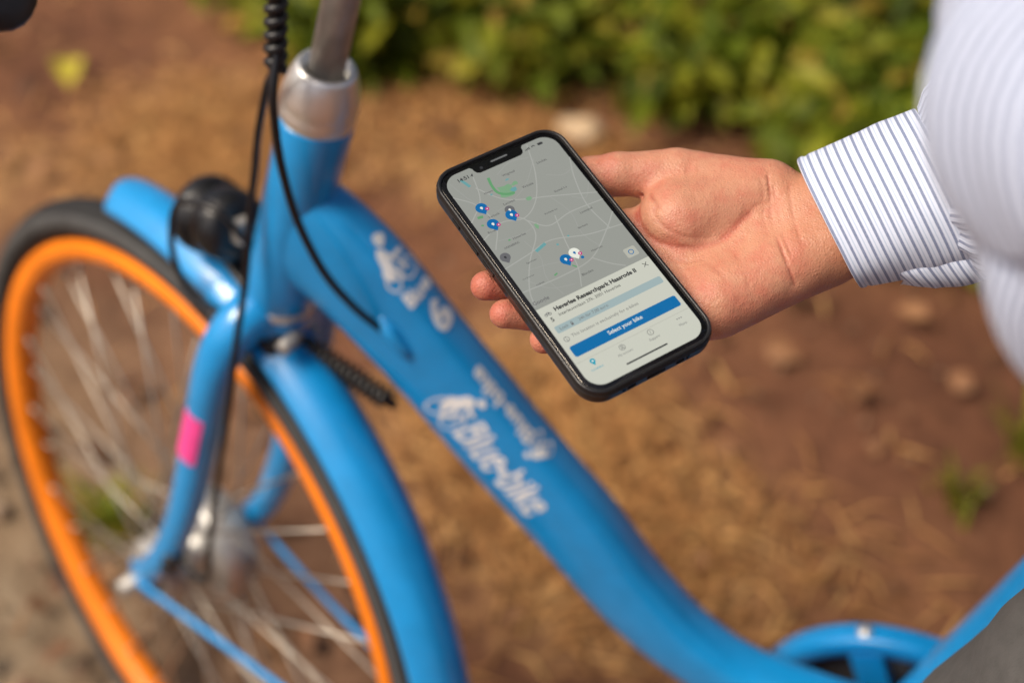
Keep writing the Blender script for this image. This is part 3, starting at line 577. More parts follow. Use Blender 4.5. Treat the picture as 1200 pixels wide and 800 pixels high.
fl([stroke(cat([(-11, 60.5), (-12, 55), (-11.5, 50), (-8, 47), (-4, 46)], 5), 1.5), blob((-27.3, 40.9), 1.8, 1.0), blob((-29, 36), .7, .6), stroke([(-3, -6), (-1.5, -8)], .8), stroke([(-14, -7), (-12, -6.4)], .8), blob((-22, 22), .6, .5)], .15, 'map_trees', 'park2')
fl([stroke([(-14.2, 9.6), (-7.5, 11.6)], 1.7), stroke(cat([(-24, 66), (-23.1, 63.5), (-22, 60)], 4), 1.6), blob((-15, 50.5), .8, .5), blob((-3.5, 48), 2.0, 1.4), blob((-3, 55), 1.1, .5), blob((-2.5, 8), .7, .6), blob((5, 10), .6, .5)], .155, 'map_water', 'water')
labs = [('Wijgmaal', -4, 57, 9), ('Herent', -18, 52, 6), ('Wilsele', 1, 46, 8), ('Kessel-Lo', 14, 36, 9), ('Bertem', -29, 30, 7), ('Linden', 16, 56, 7), ('Korbeek-Lo', 2, 26.5, 9), ('Lovenjoel', 18, 18, 9), ('Heverlee', -20, 21, 9), ('Oud-Heverlee', -29, -2, 8), ('Haasrode', 10, -4, 8), ('Blanden', -2, -14, 8), ('Bierbeek', 12, 11, 7), ('Terbank', -24, 38, 8), ('Egenhoven', -22, 5, 7), ('Vaalbeek', -25, -8, 6), ('Leuven', -13, 41.3, 8)]
fl([tx(s, x, y, w=w*.8) for s, x, y, w in labs]+[tx('ARENBERG', -27, 18, w=8.5)], .16, 'map_names', 'lab')
fl([tx('Google', -32.2, -18.0, w=9.0, bold=.02)], .17, 'map_credit', 'grey')
def pin(x, y, body, r=3.1, badge=True, name='map_pin', dot='white', z=.18):
    a = np.linspace(math.radians(-55), math.radians(235), 22); v = [(x+r*math.cos(q), y+r*math.sin(q)) for q in a]+[(x, y-r*1.45)]
    o = fl([(np.array(v), [tuple(range(len(v)))])], z, name, body)
    fl([(circle((x, y+.1), r*.24, 10), [tuple(range(10))]), stroke([(x-.3, y-.9), (x+.5, y-.5)], .35)], z+.02, name+'_mark', dot)
    if badge:
        fl([(circle((x+2.3, y-1.7), 1.05, 14), [tuple(range(14))])], z+.03, name+'_badge', 'pink'); fl([(circle((x+2.3, y-1.7), .38, 10), [tuple(range(10))])], z+.045, name+'_dot', 'white')
pin(-12.0, 37.9, 'pingrey', 2.6, False, z=.165)
pin(-23.9, 45.6, 'pin'); pin(-24.0, 34.3, 'pin'); pin(-12.9, 34.8, 'pin', badge=True); pin(-29.3, 14.0, 'pingrey', 2.7, False, dot='ink'); pin(2.0, -.2, 'white', 2.9, True, dot='button', z=.18); pin(-3.9, -1.5, 'pin', 3.0, True, z=.22)
fl([(circle((4.1, -4.4), .9, 14), [tuple(range(14))])], .172, 'position_dot', 'button')
# notch and status bar
nv = [(-17.0, 70.8), (-16.0, 70.2), (-15.2, 69.2), (-15.0, 67.6), (-14.2, 66.0), (-12.6, 65.2), (11.6, 65.2), (13.2, 66.0), (14.0, 67.6), (14.2, 69.2), (15.0, 70.2), (16.0, 70.8)]
fl([(np.array(nv), [tuple(range(len(nv)))])], .20, 'notch', 'black')
fl([(np.concatenate([circle((-4, 68.9), .5, 8)[2:7], circle((5, 68.9), .5, 8)[[6, 7, 0, 1, 2]]]), [tuple(range(10))])], .21, 'earpiece', 'grey'); fl([(circle((-10.6, 67.8), .9, 14), [tuple(range(14))])], .21, 'front_camera', 'ink')
fl([tx('14:51', -25.4, 64.8, w=6.0, bold=.02), (np.array([(-18.6, 65.4), (-16.6, 67.0), (-17.3, 64.6), (-17.6, 65.6)]), [(0, 1, 3), (1, 2, 3)]), (rrect(1.5, .75, .3, 3)+np.array([24.3, 67.0]), [tuple(range(16))])]+[(np.array([(15+i*.8, 66.3), (15.5+i*.8, 66.3), (15.5+i*.8, 66.9+i*.3), (15+i*.8, 66.9+i*.3)]), [(0, 1, 2, 3)]) for i in range(4)]+[stroke(cat([(19.2, 66.9), (20.2, 67.6), (21.2, 66.9)], 4), .5)], .20, 'status_icons', 'ink')
fl([(rrect(3.3, 2.9, .9, 4)+np.array([27.0, -13.4]), [tuple(range(20))])], .17, 'locate_button', 'line')
fl([stroke(circle((27.0, -13.4), 1.3, 16), .4, True)], .19, 'locate_icon', 'button')
# bottom sheet
sh = [(-SW, -19.9), (SW, -19.9), (SW, -62.1)]+[(SW-8.5+8.5*math.cos(a), -SHh+8.5+8.5*math.sin(a)) for a in np.linspace(0, -math.pi/2, 10)]+[(-SW+8.5+8.5*math.cos(a), -SHh+8.5+8.5*math.sin(a)) for a in np.linspace(-math.pi/2, -math.pi, 10)]
fl([(np.array(sh), [tuple(range(len(sh)))])], .20, 'info_sheet', 'sheet')
fl([tx('Heverlee Researchpark Haasrode II', -24.8, -25.6, w=47.5, bold=.04)], .23, 'title_text', 'ink')
fl([tx('Interleuvenlaan 27k, 3001 Heverlee', -24.4, -28.4, w=35.4)], .23, 'address_text', 'ink')
fl([stroke([(27.6, -24.4), (30.0, -22.0)], .32), stroke([(27.6, -22.0), (30.0, -24.4)], .32)], .23, 'close_icon', 'ink')
fl([(v*3.6+np.array([-30.8, -25.6]), f) for v, f in [stroke(circle((.22, .24), .19), .09, True), stroke(circle((.80, .24), .19), .09, True), stroke([(.22, .24), (.4, .55), (.7, .55), (.8, .24)], .09), stroke([(.4, .55), (.5, .24), (.7, .55)], .08)]], .23, 'bike_icon', 'grey')
fl([tx('5', -29.4, -29.4, h=2.5, bold=.02)], .23, 'bike_count', 'ink')
fl([(rrect(30.8, 2.1, .9, 4)+np.array([.2, -34.3]), [tuple(range(20))])], .22, 'price_bar', 'price')
fl([tx('Lock', -28.4, -35.2, w=4.8), tx('24h for 7,00 euro', -17.6, -35.2, w=16.8), (rrect(.65, .6, .2, 2)+np.array([-21.6, -34.9]), [tuple(range(12))]), stroke(circle((-21.6, -33.9), .5, 10), .3, True)], .24, 'price_text', 'grey')
fl([stroke(circle((-28.7, -40.8), 1.35, 20), .3, True), stroke([(-28.7, -41.5), (-28.7, -40.7)], .35), stroke([(-28.7, -40.2), (-28.7, -39.9)], .35), tx('This location is exclusively for e-bikes', -25.6, -41.8, w=38.2)], .23, 'notice_text', 'grey')
fl([(rrect(30.6, 3.25, 1.2, 4)+np.array([.2, -48.4]), [tuple(range(20))])], .22, 'select_button', 'button')
fl([tx('Select your bike', .1, -49.5, w=19.6, bold=.014, center=True)], .24, 'button_text', 'white')
fl([stroke([(-32.6, -54.7), (32.6, -54.7)], .25)], .22, 'divider', 'line')
fl([(circle((-24.7, -57.0), 1.4, 18), [tuple(range(18))]), (np.array([(-25.8, -57.8), (-24.7, -59.6), (-23.6, -57.8)]), [(0, 1, 2)]), tx('Locations', -24.7, -61.8, w=6.4, center=True)], .23, 'locations_icon', 'cyan')
fl([(circle((-24.7, -57.0), .5, 12), [tuple(range(12))])], .25, 'locations_dot', 'white')
fl([stroke(circle((-8.2, -57.6), 1.5, 20), .28, True), stroke(circle((-8.2, -57.2), .55, 12), .26, True), stroke(cat([(-9.2, -58.6), (-8.2, -58.0), (-7.2, -58.6)], 4), .28), tx('My account', -8.4, -61.8, w=8.2, center=True), stroke(circle((8.4, -57.2), 1.55, 20), .28, True), tx('?', 8.4, -58.1, h=1.7, center=True), tx('Support', 8.4, -61.8, w=6.0, center=True), tx('More', 25.0, -61.6, w=4.2, center=True)]+[(circle((23.9+i*1.2, -57.4), .36, 8), [tuple(range(8))]) for i in range(3)], .23, 'navigation_icons', 'grey')
fl([(rrect(11.8, .42, .4, 3)+np.array([.1, -66.5]), [tuple(range(16))])], .23, 'home_bar', 'ink')

# ================================================================== person
def capsule(P, a, b, ra, rb):
    a = np.asarray(a, float); b = np.asarray(b, float); ab = b-a; t = np.clip(((P-a)@ab)/(ab@ab), 0, 1)
    return np.linalg.norm(P-a-t[:, None]*ab, axis=1)-(ra+(rb-ra)*t)
def smin(a, b, k):
    h = np.clip(.5+.5*(b-a)/k, 0, 1); return b*(1-h)+a*h-k*h*(1-h)
def pseg(P, pts):
    d = np.full(len(P), 1e9); pts = np.asarray(pts, float)
    for a, b in zip(pts[:-1], pts[1:]):
        ab = b-a; t = np.clip(((P-a)@ab)/(ab@ab), 0, 1); d = np.minimum(d, np.linalg.norm(P-a-t[:, None]*ab, axis=1))
    return d
def surface_nets(fn, lo, hi, h):
    lo = np.asarray(lo, float); n = np.ceil((np.asarray(hi)-lo)/h).astype(int)+1
    X = [lo[i]+h*np.arange(n[i]) for i in range(3)]
    # coarse pass to skip empty blocks
    q = 4; Xc = [np.append(x[::q], x[-1]+h*q) for x in X]; G = np.stack(np.meshgrid(*Xc, indexing='ij'), -1); Dc = fn(G.reshape(-1, 3)).reshape(G.shape[:3])
    D = np.repeat(np.repeat(np.repeat(Dc, q, 0), q, 1), q, 2)[:n[0], :n[1], :n[2]].copy(); near = np.argwhere(np.abs(D) < h*q*2.2)
    D[tuple(near.T)] = fn(np.stack([X[i][near[:, i]] for i in range(3)], 1))
    S = D < 0
    cs = np.array([[(c >> 2) & 1, (c >> 1) & 1, c & 1] for c in range(8)])
    def cor(A, c): return A[c[0]:n[0]-1+c[0], c[1]:n[1]-1+c[1], c[2]:n[2]-1+c[2]]
    cnt = sum(cor(S, c).astype(int) for c in cs); act = (cnt > 0) & (cnt < 8); idx = np.full(act.shape, -1); idx[act] = np.arange(act.sum())
    base = np.argwhere(act); pos = np.zeros((len(base), 3)); w = np.zeros(len(base))
    for i in range(8):
        for j in range(i+1, 8):
            if np.abs(cs[i]-cs[j]).sum() != 1: continue
            a = cor(D, cs[i])[act]; b = cor(D, cs[j])[act]; m = (a < 0) != (b < 0); t = np.where(m, a/(a-b+1e-20), 0)
            pos += np.where(m[:, None], cs[i]+(cs[j]-cs[i])*t[:, None], 0); w += m
    v = lo+h*(base+pos/w[:, None]); F = []
    for axis in range(3):
        sl0 = [slice(None)]*3; sl1 = [slice(None)]*3; sl0[axis] = slice(0, -1); sl1[axis] = slice(1, None)
        a = S[tuple(sl0)]; b = S[tuple(sl1)]; e = np.argwhere(a != b); o1, o2 = [(1, 2), (2, 0), (0, 1)][axis]
        e = e[(e[:, o1] > 0) & (e[:, o2] > 0) & (e[:, o1] < n[o1]-1) & (e[:, o2] < n[o2]-1)]
        ins = a[tuple(e.T)]
        def g(d1, d2): q = e.copy(); q[:, o1] -= d1; q[:, o2] -= d2; return idx[tuple(q.T)]
        q = np.stack([g(1, 1), g(0, 1), g(0, 0), g(1, 0)], 1); q[~ins] = q[~ins][:, ::-1]; F.append(q)
    return v, np.concatenate(F)

WR = V(127, -40, -14); FD = nrm(V(.764, -.405, .495)); AW = V(.403, .909, .117); AW = nrm(AW-FD*np.dot(AW, FD)); BW = np.cross(AW, FD); 
if BW[2] < 0: BW = -BW
FING = [  # joints and radii
    [((47, 11, -26), 11.5), ((6, 24, -20.5), 9.6), ((-8, 28, -20), 8.6), ((-16, 30, -20), 7.6)],
    [((42, -10, -27), 11.5), ((-2, 3, -20.5), 9.6), ((-26, 10, -20), 8.5), ((-40.3, 13, -15.5), 7.4)],
    [((38, -30, -27), 11.5), ((-4, -17, -20.5), 9.2), ((-27, -9.5, -20), 8.3), ((-40.5, -5.5, -16), 7.4)],
    [((42, -49, -25), 10.5), ((8, -40, -20), 8.4), ((-13, -33, -19), 7.4), ((-31.5, -27, -17.5), 6.6)]]
THUMB = [((118, -8, -15), 17), ((84, 24, -13), 13.0), ((58, 40, -15.5), 11.4), ((44, 47, -18), 10.8), ((30, 52, -20), 9.0)]
LINES = [([(62.0, 22.6, -16.3), (53.1, 15.7, -12.6), (47.5, 6.4, -12.2), (46.9, -0.5, -12.8), (48.4, -8.3, -11.8), (53.4, -15.5, -10.4), (62.8, -22.1, -9.9), (74.4, -25.4, -7.8), (82.6, -24.8, -5.4), (87.6, -23.1, -3.9), (94.5, -21.7, -2.2)], 1.5, 1.1),
         ([(59.5, 16.2, -6.8), (56.4, 8.0, -2.0), (55.1, 3.9, -1.4), (53.4, 4.6, -3.1)], 0.7, 0.9),
         ([(53.4, 4.6, -3.1), (52.4, -2.1, -4.2), (54.4, -9.7, -4.9), (61.5, -17.2, -6.3), (71.2, -21.3, -7.8)], 0.28, 1.0),
         ([(50.0, -11.3, -11.6), (50.8, -19.8, -12.9), (54.5, -25.9, -12.1), (60.7, -29.4, -9.8)], 0.5, 1.0),
         ([(49.9, -18.3, -13.2), (49.4, -27.0, -12.9), (47.2, -36.0, -11.6)], 0.35, 1.0),
         ([(113.9, -10.3, 3.4), (108.7, -20.1, 1.2), (102.8, -29.1, -1.1), (96.1, -43.0, 0.2), (91.7, -57.8, -1.2), (92.0, -66.0, -8.2)], 0.75, 0.9),
         ([(119.6, -8.4, 3.2), (112.1, -18.0, 2.2), (106.8, -30.1, 0.3), (99.7, -42.8, 0.4), (95.9, -54.5, 0.3)], 0.4, 0.8),
         ([(109.1, -10.1, 3.4), (104.7, -19.7, 0.6), (99.0, -28.3, -2.4), (94.4, -38.2, -1.6)], 0.3, 0.9),
         ([(126.4, -11.8, 1.6), (117.3, -24.1, 3.2), (111.1, -36.1, 1.6), (104.0, -51.4, 2.2)], 0.3, 0.9),
         ([(94.5, -21.7, -2.2), (100.5, -20.0, -0.5), (106.5, -21.6, 0.3)], 0.3, 1.2),
         ([(86.5, 19.8, 0.4), (79.8, 12.8, -1.4), (72.5, -4.6, 3.6)], 0.15, 1.5),
         ([(77.2, -24.2, -6.9), (74.3, -41.2, -4.1), (69.5, -56.0, -4.9)], 0.2, 1.6),
         ([(61.5, -29.6, -9.6), (61.2, -45.1, -4.3), (61.3, -60.0, -8.2)], 0.15, 1.6)]
def hand(P):
    d = capsule(P, WR+AW*9.5+BW*0-FD*4, WR+FD*60+AW*11, 19.0, 20); d = smin(d, capsule(P, WR-AW*11-FD*4, WR+FD*60-AW*11, 18.0, 20), 8)
    # metacarpals
    for (c, r), off in zip([f[0] for f in FING], (10, 3, -6, -13)): d = smin(d, capsule(P, WR+AW*off-BW*2, c, 17, r+1.0), 9)
    d = smin(d, capsule(P, (117, -12, -14), (69, 0, -18), 17, 22.0), 5.0)      # thenar
    d = smin(d, capsule(P, (121, -54, -13), (60, -48, -23), 15.5, 18.0), 9)    # hypothenar
    th = capsule(P, THUMB[0][0], THUMB[1][0], THUMB[0][1], THUMB[1][1])
    for a, b in zip(THUMB[1:-1], THUMB[2:]): th = smin(th, capsule(P, a[0], b[0], a[1], b[1]), 2.5)
    d = smin(d, th, 9.0)
    for F_ in FING:
        g = None
        for a, b in zip(F_[:-1], F_[1:]):
            q = capsule(P, a[0], b[0], a[1], b[1]); g = q if g is None else smin(g, q, 2.0)
        d = smin(d, g, 2.2)
    m = d < 6
    if m.any():
        Q = P[m]; e = d[m]
        for pts, dep, wd in LINES:
            r = pseg(Q, pts); e = e+1.5*dep*np.exp(-(r/(.72*wd))**2)+.45*dep*np.exp(-(r/(3.2*wd))**2)
        # soft unevenness of flesh
        e = e+.22*np.sin(Q[:, 0]*.21+1.3*np.sin(Q[:, 1]*.13))*np.sin(Q[:, 1]*.19+Q[:, 2]*.1)+.03*np.sin(Q[:, 0]*.75+Q[:, 1]*.4)*np.sin(Q[:, 1]*.66-Q[:, 0]*.2)
        d[m] = e
    return d
hv, hf = surface_nets(hand, (-56, -82, -50), (176, 74, 50), .85)
# keep the hand out of the phone: press any flesh that would enter the case down to its back or out to its side
def press(v):
    v = v.copy(); inside = (np.abs(v[:, 0]) < 38.2) & (np.abs(v[:, 1]) < 75.6) & (v[:, 2] > -9.8) & (v[:, 2] < 4)
    out = np.where(v[:, 0] < 0, -38.2-v[:, 0], 38.2-v[:, 0]); down = -9.8-v[:, 2]
    side = inside & (np.abs(out) < np.abs(down)); v[side, 0] += out[side]; v[inside & ~side, 2] = -9.8
    return v
hv = press(hv)
# tint: redder pads and creases, paler heel and wrist
dl_ = np.minimum.reduce([pseg(hv, q[0]) for q in LINES[:1]])
red = np.exp(-(dl_/2.2)**2)*.7
for c, s, a in (((-42, 13, -14), 12, .9), ((-41, -5, -15), 12, .9), ((-32, -27, -17), 10, .9), ((50, 45, -8), 20, .55), ((62, 12, 4), 20, .15), ((58, -44, -6), 20, .5), ((100, -58, -4), 18, .4), ((84, 2, 6), 22, .15)): red += a*np.exp(-(np.linalg.norm(hv-V(*c), axis=1)/s)**2)
red += .20*np.sin(hv[:, 0]*.15+2*np.sin(hv[:, 1]*.11+1))*np.sin(hv[:, 1]*.17+hv[:, 0]*.05)+.12*np.sin(hv[:, 0]*.33+np.sin(hv[:, 1]*.4)*1.6)*np.sin(hv[:, 1]*.29+hv[:, 0]*.11)
red = np.clip(red, 0, 1); wrist = np.clip(((hv-WR)@FD+14)/34, 0, 1)
fold = np.clip(sum(.9*q[1]*np.exp(-(pseg(hv, q[0])/(.9*q[2]))**2) for q in LINES), 0, 1); colr = np.stack([red, wrist, fold, red*0+1], 1)
def skin_mat():
    m = bpy.data.materials.new('skin'); m.use_nodes = True; nt = m.node_tree; L = nt.links; b = nt.nodes['Principled BSDF']; tc = nt.nodes.new('ShaderNodeTexCoord')
    at = nt.nodes.new('ShaderNodeAttribute'); at.attribute_name = 'tint'; sp_ = nt.nodes.new('ShaderNodeSeparateColor'); L.new(at.outputs['Color'], sp_.inputs[0])
    n = nt.nodes.new('ShaderNodeTexNoise'); n.inputs['Scale'].default_value = 70; n.inputs['Detail'].default_value = 6; n.inputs['Roughness'].default_value = .65; L.new(tc.outputs['Object'], n.inputs['Vector'])
    mr = nt.nodes.new('ShaderNodeMapRange'); mr.inputs[1].default_value = .35; mr.inputs[2].default_value = .65; mr.inputs[3].default_value = -.40; mr.inputs[4].default_value = .45; L.new(n.outputs[0], mr.inputs[0])
    ad = nt.nodes.new('ShaderNodeMath'); ad.use_clamp = True; L.new(sp_.outputs[0], ad.inputs[0]); L.new(mr.outputs[0], ad.inputs[1])
    m1 = nt.nodes.new('ShaderNodeMix'); m1.data_type = 'RGBA'; L.new(ad.outputs[0], m1.inputs[0]); m1.inputs[6].default_value = (.56, .265, .165, 1); m1.inputs[7].default_value = (.52, .160, .105, 1)
    m2 = nt.nodes.new('ShaderNodeMix'); m2.data_type = 'RGBA'; L.new(sp_.outputs[1], m2.inputs[0]); L.new(m1.outputs[2], m2.inputs[6]); m2.inputs[7].default_value = (.43, .19, .105, 1)
    m3 = nt.nodes.new('ShaderNodeMix'); m3.data_type = 'RGBA'; L.new(sp_.outputs[2], m3.inputs[0]); L.new(m2.outputs[2], m3.inputs[6]); m3.inputs[7].default_value = (.36, .095, .06, 1); L.new(m3.outputs[2], b.inputs['Base Color']); b.inputs['Roughness'].default_value = .46; b.inputs['Specular IOR Level'].default_value = .42
    b.inputs['Subsurface Weight'].default_value = .12; b.inputs['Subsurface Radius'].default_value = (1, .35, .18); b.inputs['Subsurface Scale'].default_value = .0025
    v1 = nt.nodes.new('ShaderNodeTexVoronoi'); v1.inputs['Scale'].default_value = 650; L.new(tc.outputs['Object'], v1.inputs['Vector'])
    n2 = nt.nodes.new('ShaderNodeTexNoise'); n2.inputs['Scale'].default_value = 320; n2.inputs['Detail'].default_value = 5; L.new(tc.outputs['Object'], n2.inputs['Vector'])
    v1.feature = 'DISTANCE_TO_EDGE'; sm = nt.nodes.new('ShaderNodeMath'); L.new(v1.outputs['Distance'], sm.inputs[0]); L.new(n2.outputs[0], sm.inputs[1])
    bp = nt.nodes.new('ShaderNodeBump'); bp.inputs['Strength'].default_value = .55; bp.inputs['Distance'].default_value = .0007; L.new(sm.outputs[0], bp.inputs['Height']); L.new(bp.outputs[0], b.inputs['Normal'])
    return m
SKIN = skin_mat()
# neck and head (above the picture), coarse, in metres
HD = V(.90, -.06, 1.70)
def headf(P):
    d = np.linalg.norm((P-HD)/V(.095, .075, .115), axis=1)*.09-.09
    d = smin(d, np.linalg.norm((P-HD-V(-.03, 0, -.065))/V(.065, .055, .06), axis=1)*.06-.06, .03)
    d = smin(d, capsule(P, HD+V(.02, 0, -.08), HD+V(.045, 0, -.22), .055, .062), .03)
    d = smin(d, capsule(P, HD+V(-.092, 0, .012), HD+V(-.112, 0, -.022), .008, .013), .012)
    d = smin(d, capsule(P, HD+V(-.090, -.018, -.062), HD+V(-.090, .018, -.062), .008, .008), .008)
    for s in (-1, 1):
        d = smin(d, capsule(P, HD+V(.01, s*.076, .02), HD+V(.004, s*.078, -.022), .012, .008), .006)
        d = np.maximum(d, -capsule(P, HD+V(-.100, s*.020, .016), HD+V(-.092, s*.042, .016), .012, .010))
        d = np.minimum(d, np.linalg.norm(P-HD-V(-.081, s*.031, .014), axis=1)-.0125)
    return d
ev, ef = surface_nets(headf, HD-V(.15, .12, .30), HD+V(.14, .12, .15), .006)
PWH = PW(hv); base = np.array([.93, -.08, 0.0])
person = mk('person', PWH-base, hf, SKIN, None, True, None, colr)
person.location = tuple(base)
tag(person, 'person in a blue-striped white shirt and grey trousers holding out a smartphone in one hand', 'person')
def PR(name, v, f, m, parent=person, uv=None, smooth=True):
    o = mk(name, np.asarray(v)-base, f, m, None, smooth, uv); o.parent = parent; return o
hs, hsf = lathe([(-.02, .098), (.03, .100), (.075, .085), (.11, .05), (.122, .01)], HD+V(.018, 0, 0), (0, 0, 1), 24); hs = HD+V(.018, 0, 0)+(hs-HD-V(.018, 0, 0))*V(.98, .80, 1); PR('hair', hs, hsf, M['hair'])
ho = mk('head', ev-base, ef, SKIN, person, True, None, np.tile([.3, .6, 0, 1], (len(ev), 1)))
# hairs standing at the thumb side of the wrist
mb = MB()
for i in range(130):
    s = random.uniform(-8, 26); a = random.uniform(-.6, .9); r0 = AW*(29.0+.05*s)*math.cos(a)+BW*(-19)*math.sin(a)
    p0 = WR+FD*s+AW*1.0+r0*.97; L_ = random.uniform(5, 10); p1 = p0+nrm(r0)*L_*.35-FD*L_*.5; p2 = p1+nrm(r0)*L_*.12-FD*L_*.6
    mb.add(*tube(PW(cat([p0, p1, p2], 3)), np.linspace(.00010, .00004, 7), 4))
o = mb.build('arm_hair', M['hair']); o.data.transform(Matrix.Translation(Vector(-base))); o.parent = person; o['kind'] = 'stuff'

# ------ shirt
def stripe_mat(name, axis=0, period=.0047, dw=.165):
    m = bpy.data.materials.new(name); m.use_nodes = True; nt = m.node_tree; L = nt.links; b = nt.nodes['Principled BSDF']
    uv = nt.nodes.new('ShaderNodeUVMap'); uv.uv_map = 'UVMap'; se = nt.nodes.new('ShaderNodeSeparateXYZ'); L.new(uv.outputs[0], se.inputs[0])
    def math_(op, a, bb=None, cc=None, cl=False):
        q = nt.nodes.new('ShaderNodeMath'); q.operation = op; q.use_clamp = cl
        for i, z in enumerate((a, bb, cc)):
            if z is None: continue
            if isinstance(z, (int, float)): q.inputs[i].default_value = z
            else: L.new(z, q.inputs[i])
        return q.outputs[0]
    fr = math_('FRACT', math_('DIVIDE', se.outputs[axis], period))
    def line(c, w): d = math_('ABSOLUTE', math_('SUBTRACT', fr, c)); return math_('MULTIPLY', math_('SUBTRACT', w, d), 40, None, True)
    dark = line(.28, dw); lt = line(.74, .07)
    tc = nt.nodes.new('ShaderNodeTexCoord'); n = nt.nodes.new('ShaderNodeTexNoise'); n.inputs['Scale'].default_value = 1400; n.inputs['Detail'].default_value = 2; L.new(tc.outputs['Object'], n.inputs['Vector'])
    tex = math_('MULTIPLY_ADD', n.outputs[0], .5, .62)
    m1 = nt.nodes.new('ShaderNodeMix'); m1.data_type = 'RGBA'; L.new(math_('MULTIPLY', dark, tex, None, True), m1.inputs[0]); m1.inputs[6].default_value = (.62, .68, .82, 1); m1.inputs[7].default_value = (.15, .19, .32, 1)
    m2 = nt.nodes.new('ShaderNodeMix'); m2.data_type = 'RGBA'; L.new(math_('MULTIPLY', lt, tex, None, True), m2.inputs[0]); L.new(m1.outputs[2], m2.inputs[6]); m2.inputs[7].default_value = (.42, .52, .68, 1)
    L.new(m2.outputs[2], b.inputs['Base Color']); b.inputs['Roughness'].default_value = .85; b.inputs['Specular IOR Level'].default_value = .2; b.inputs['Sheen Weight'].default_value = .15
    bp = nt.nodes.new('ShaderNodeBump'); bp.inputs['Strength'].default_value = .35; bp.inputs['Distance'].default_value = .0004; L.new(n.outputs[0], bp.inputs['Height']); L.new(bp.outputs[0], b.inputs['Normal'])
    return m
ALONG = stripe_mat('striped_cotton_cuff', 0); ROUND = stripe_mat('striped_cotton', 1, .0056, .22)
def loft(path, rad, n=64, ref=(0, 0, 1), fold=None, thick=.0009, ends=(True, True), inner=False):
    """cloth tube; uv = (length along, arc around)"""
    path = np.asarray(path, float); T, N, B = frames(path, ref); m = len(path); rad = np.asarray(rad, float)
    s = np.concatenate([[0], np.cumsum(np.linalg.norm(np.diff(path, axis=0), axis=1))]); v = []; uv = []
    rm = rad.mean()
    for i in range(m):
        for k in range(n+1):
            a = 2*math.pi*k/n; e = 1+(fold(s[i], a) if fold else 0); v.append(path[i]+N[i]*(rad[i, 0]*math.cos(a)*e)+B[i]*(rad[i, 1]*math.sin(a)*e)); uv.append((s[i], a*rm))
    f = [(i*(n+1)+k, i*(n+1)+k+1, (i+1)*(n+1)+k+1, (i+1)*(n+1)+k) for i in range(m-1) for k in range(n)]
    return np.array(v), f, uv
# torso
TC = V(.955, -.08, 0)
tp = [V(.93, -.08, .90), V(.935, -.08, 1.0), V(.93, -.08, 1.12), V(.925, -.08, 1.25), V(.93, -.08, 1.36), V(.935, -.08, 1.44), V(.94, -.07, 1.485), V(.935, -.065, 1.515)]
v, f, uv = loft(cat(tp, 6), np.repeat([[0, 0]], 43, 0)+interp([(0, .125, .175), (.15, .13, .175), (.35, .125, .17), (.55, .125, .19), (.75, .115, .20), (.88, .09, .14), (.96, .07, .08), (1, .064, .068)], np.linspace(0, 1, 43)), 72, (-1, 0, 0), lambda s, a: .02*math.sin(a*7+s*20)+.012*math.sin(a*13-s*35))
shirt = PR('shirt', v, f, ROUND, uv=uv)
# held-out arm: cuff, sleeve
W0 = PW(WR)[0]; fd = nrm(PW(WR+FD*10)[0]-W0); aw = nrm(PW(WR+AW*10)[0]-W0); bw = nrm(PW(WR+BW*10)[0]-W0)
def cuff(s0, s1, r0, r1, n=96, m=30, a0=0, a1=2*math.pi, out=0, wav=0):
    v = []; uv = []
    ss = np.linspace(s0, s1, m)
    prof = [(ss[0]+.0012, -.0022)]+[(ss[0]+.0003, -.0016), (ss[0], -.0008), (ss[0]+.0004, .0004)]+[(q, .0008 if q-ss[0] < .004 else (.0002 if q-ss[0] < .0058 else .0007)) for q in np.linspace(ss[0]+.0012, ss[0]+.012, 12)]+[(q, .0007) for q in ss[6:]]+[(ss[-1]+.0008, .0002), (ss[-1]+.0012, -.0015)]
    for q, o in prof:
        t = (q-s0)/(s1-s0); ra = r0[0]+(r1[0]-r0[0])*t; rb = r0[1]+(r1[1]-r0[1])*t
        for k in range(n+1):
            a = a0+(a1-a0)*k/n; e = 1+.028*math.sin(2*a+.6+q*9)+.018*math.sin(3*a+q*40)+.007*math.sin(7*a+q*90)+.012*math.exp(-((q-.045-.006*math.sin(3*a))/.006)**2)*math.sin(2*a+1); sl = .012*math.cos(a+math.pi)*.9 + wav*math.sin(a*9)
            v.append(W0+fd*(q+sl*.6)+aw*((ra*e+o+out)*math.cos(a))+bw*((rb*e+o+out)*math.sin(a))); uv.append((q-s0, a*.034))
    m_ = len(prof); f = [(i*(n+1)+k, i*(n+1)+k+1, (i+1)*(n+1)+k+1, (i+1)*(n+1)+k) for i in range(m_-1) for k in range(n)]
    return np.array(v), f, uv
CU0, CU1 = .007, .070
v, f, uv = cuff(CU0, CU1, (.0365, .0290), (.0425, .0345)); cf = PR('cuff', v, f, ALONG, shirt, uv)
pv = []; puv = []
for i in range(30):
    for j in range(17):
        q = .030+.060*i/29; w = j/16; rb = .0375+(q-.01)*.085; bulge = .0125*math.sin(math.pi*w)**.7*min(1, (i/7)**.6)+.0012*math.sin(q*210+w*3)
        pv.append(W0+fd*(q+.004*math.sin(w*3))-aw*(rb*(1-.16*w)+bulge-.003)+bw*(.004-.036*w+.001*math.sin(q*150))); puv.append((q, w*.04))
PR('cuff_placket', pv, [(i*17+j, i*17+j+1, (i+1)*17+j+1, (i+1)*17+j) for i in range(29) for j in range(16)], ALONG, shirt, puv)
E0 = W0+fd*.265; SHR = V(.925, .10, 1.415)
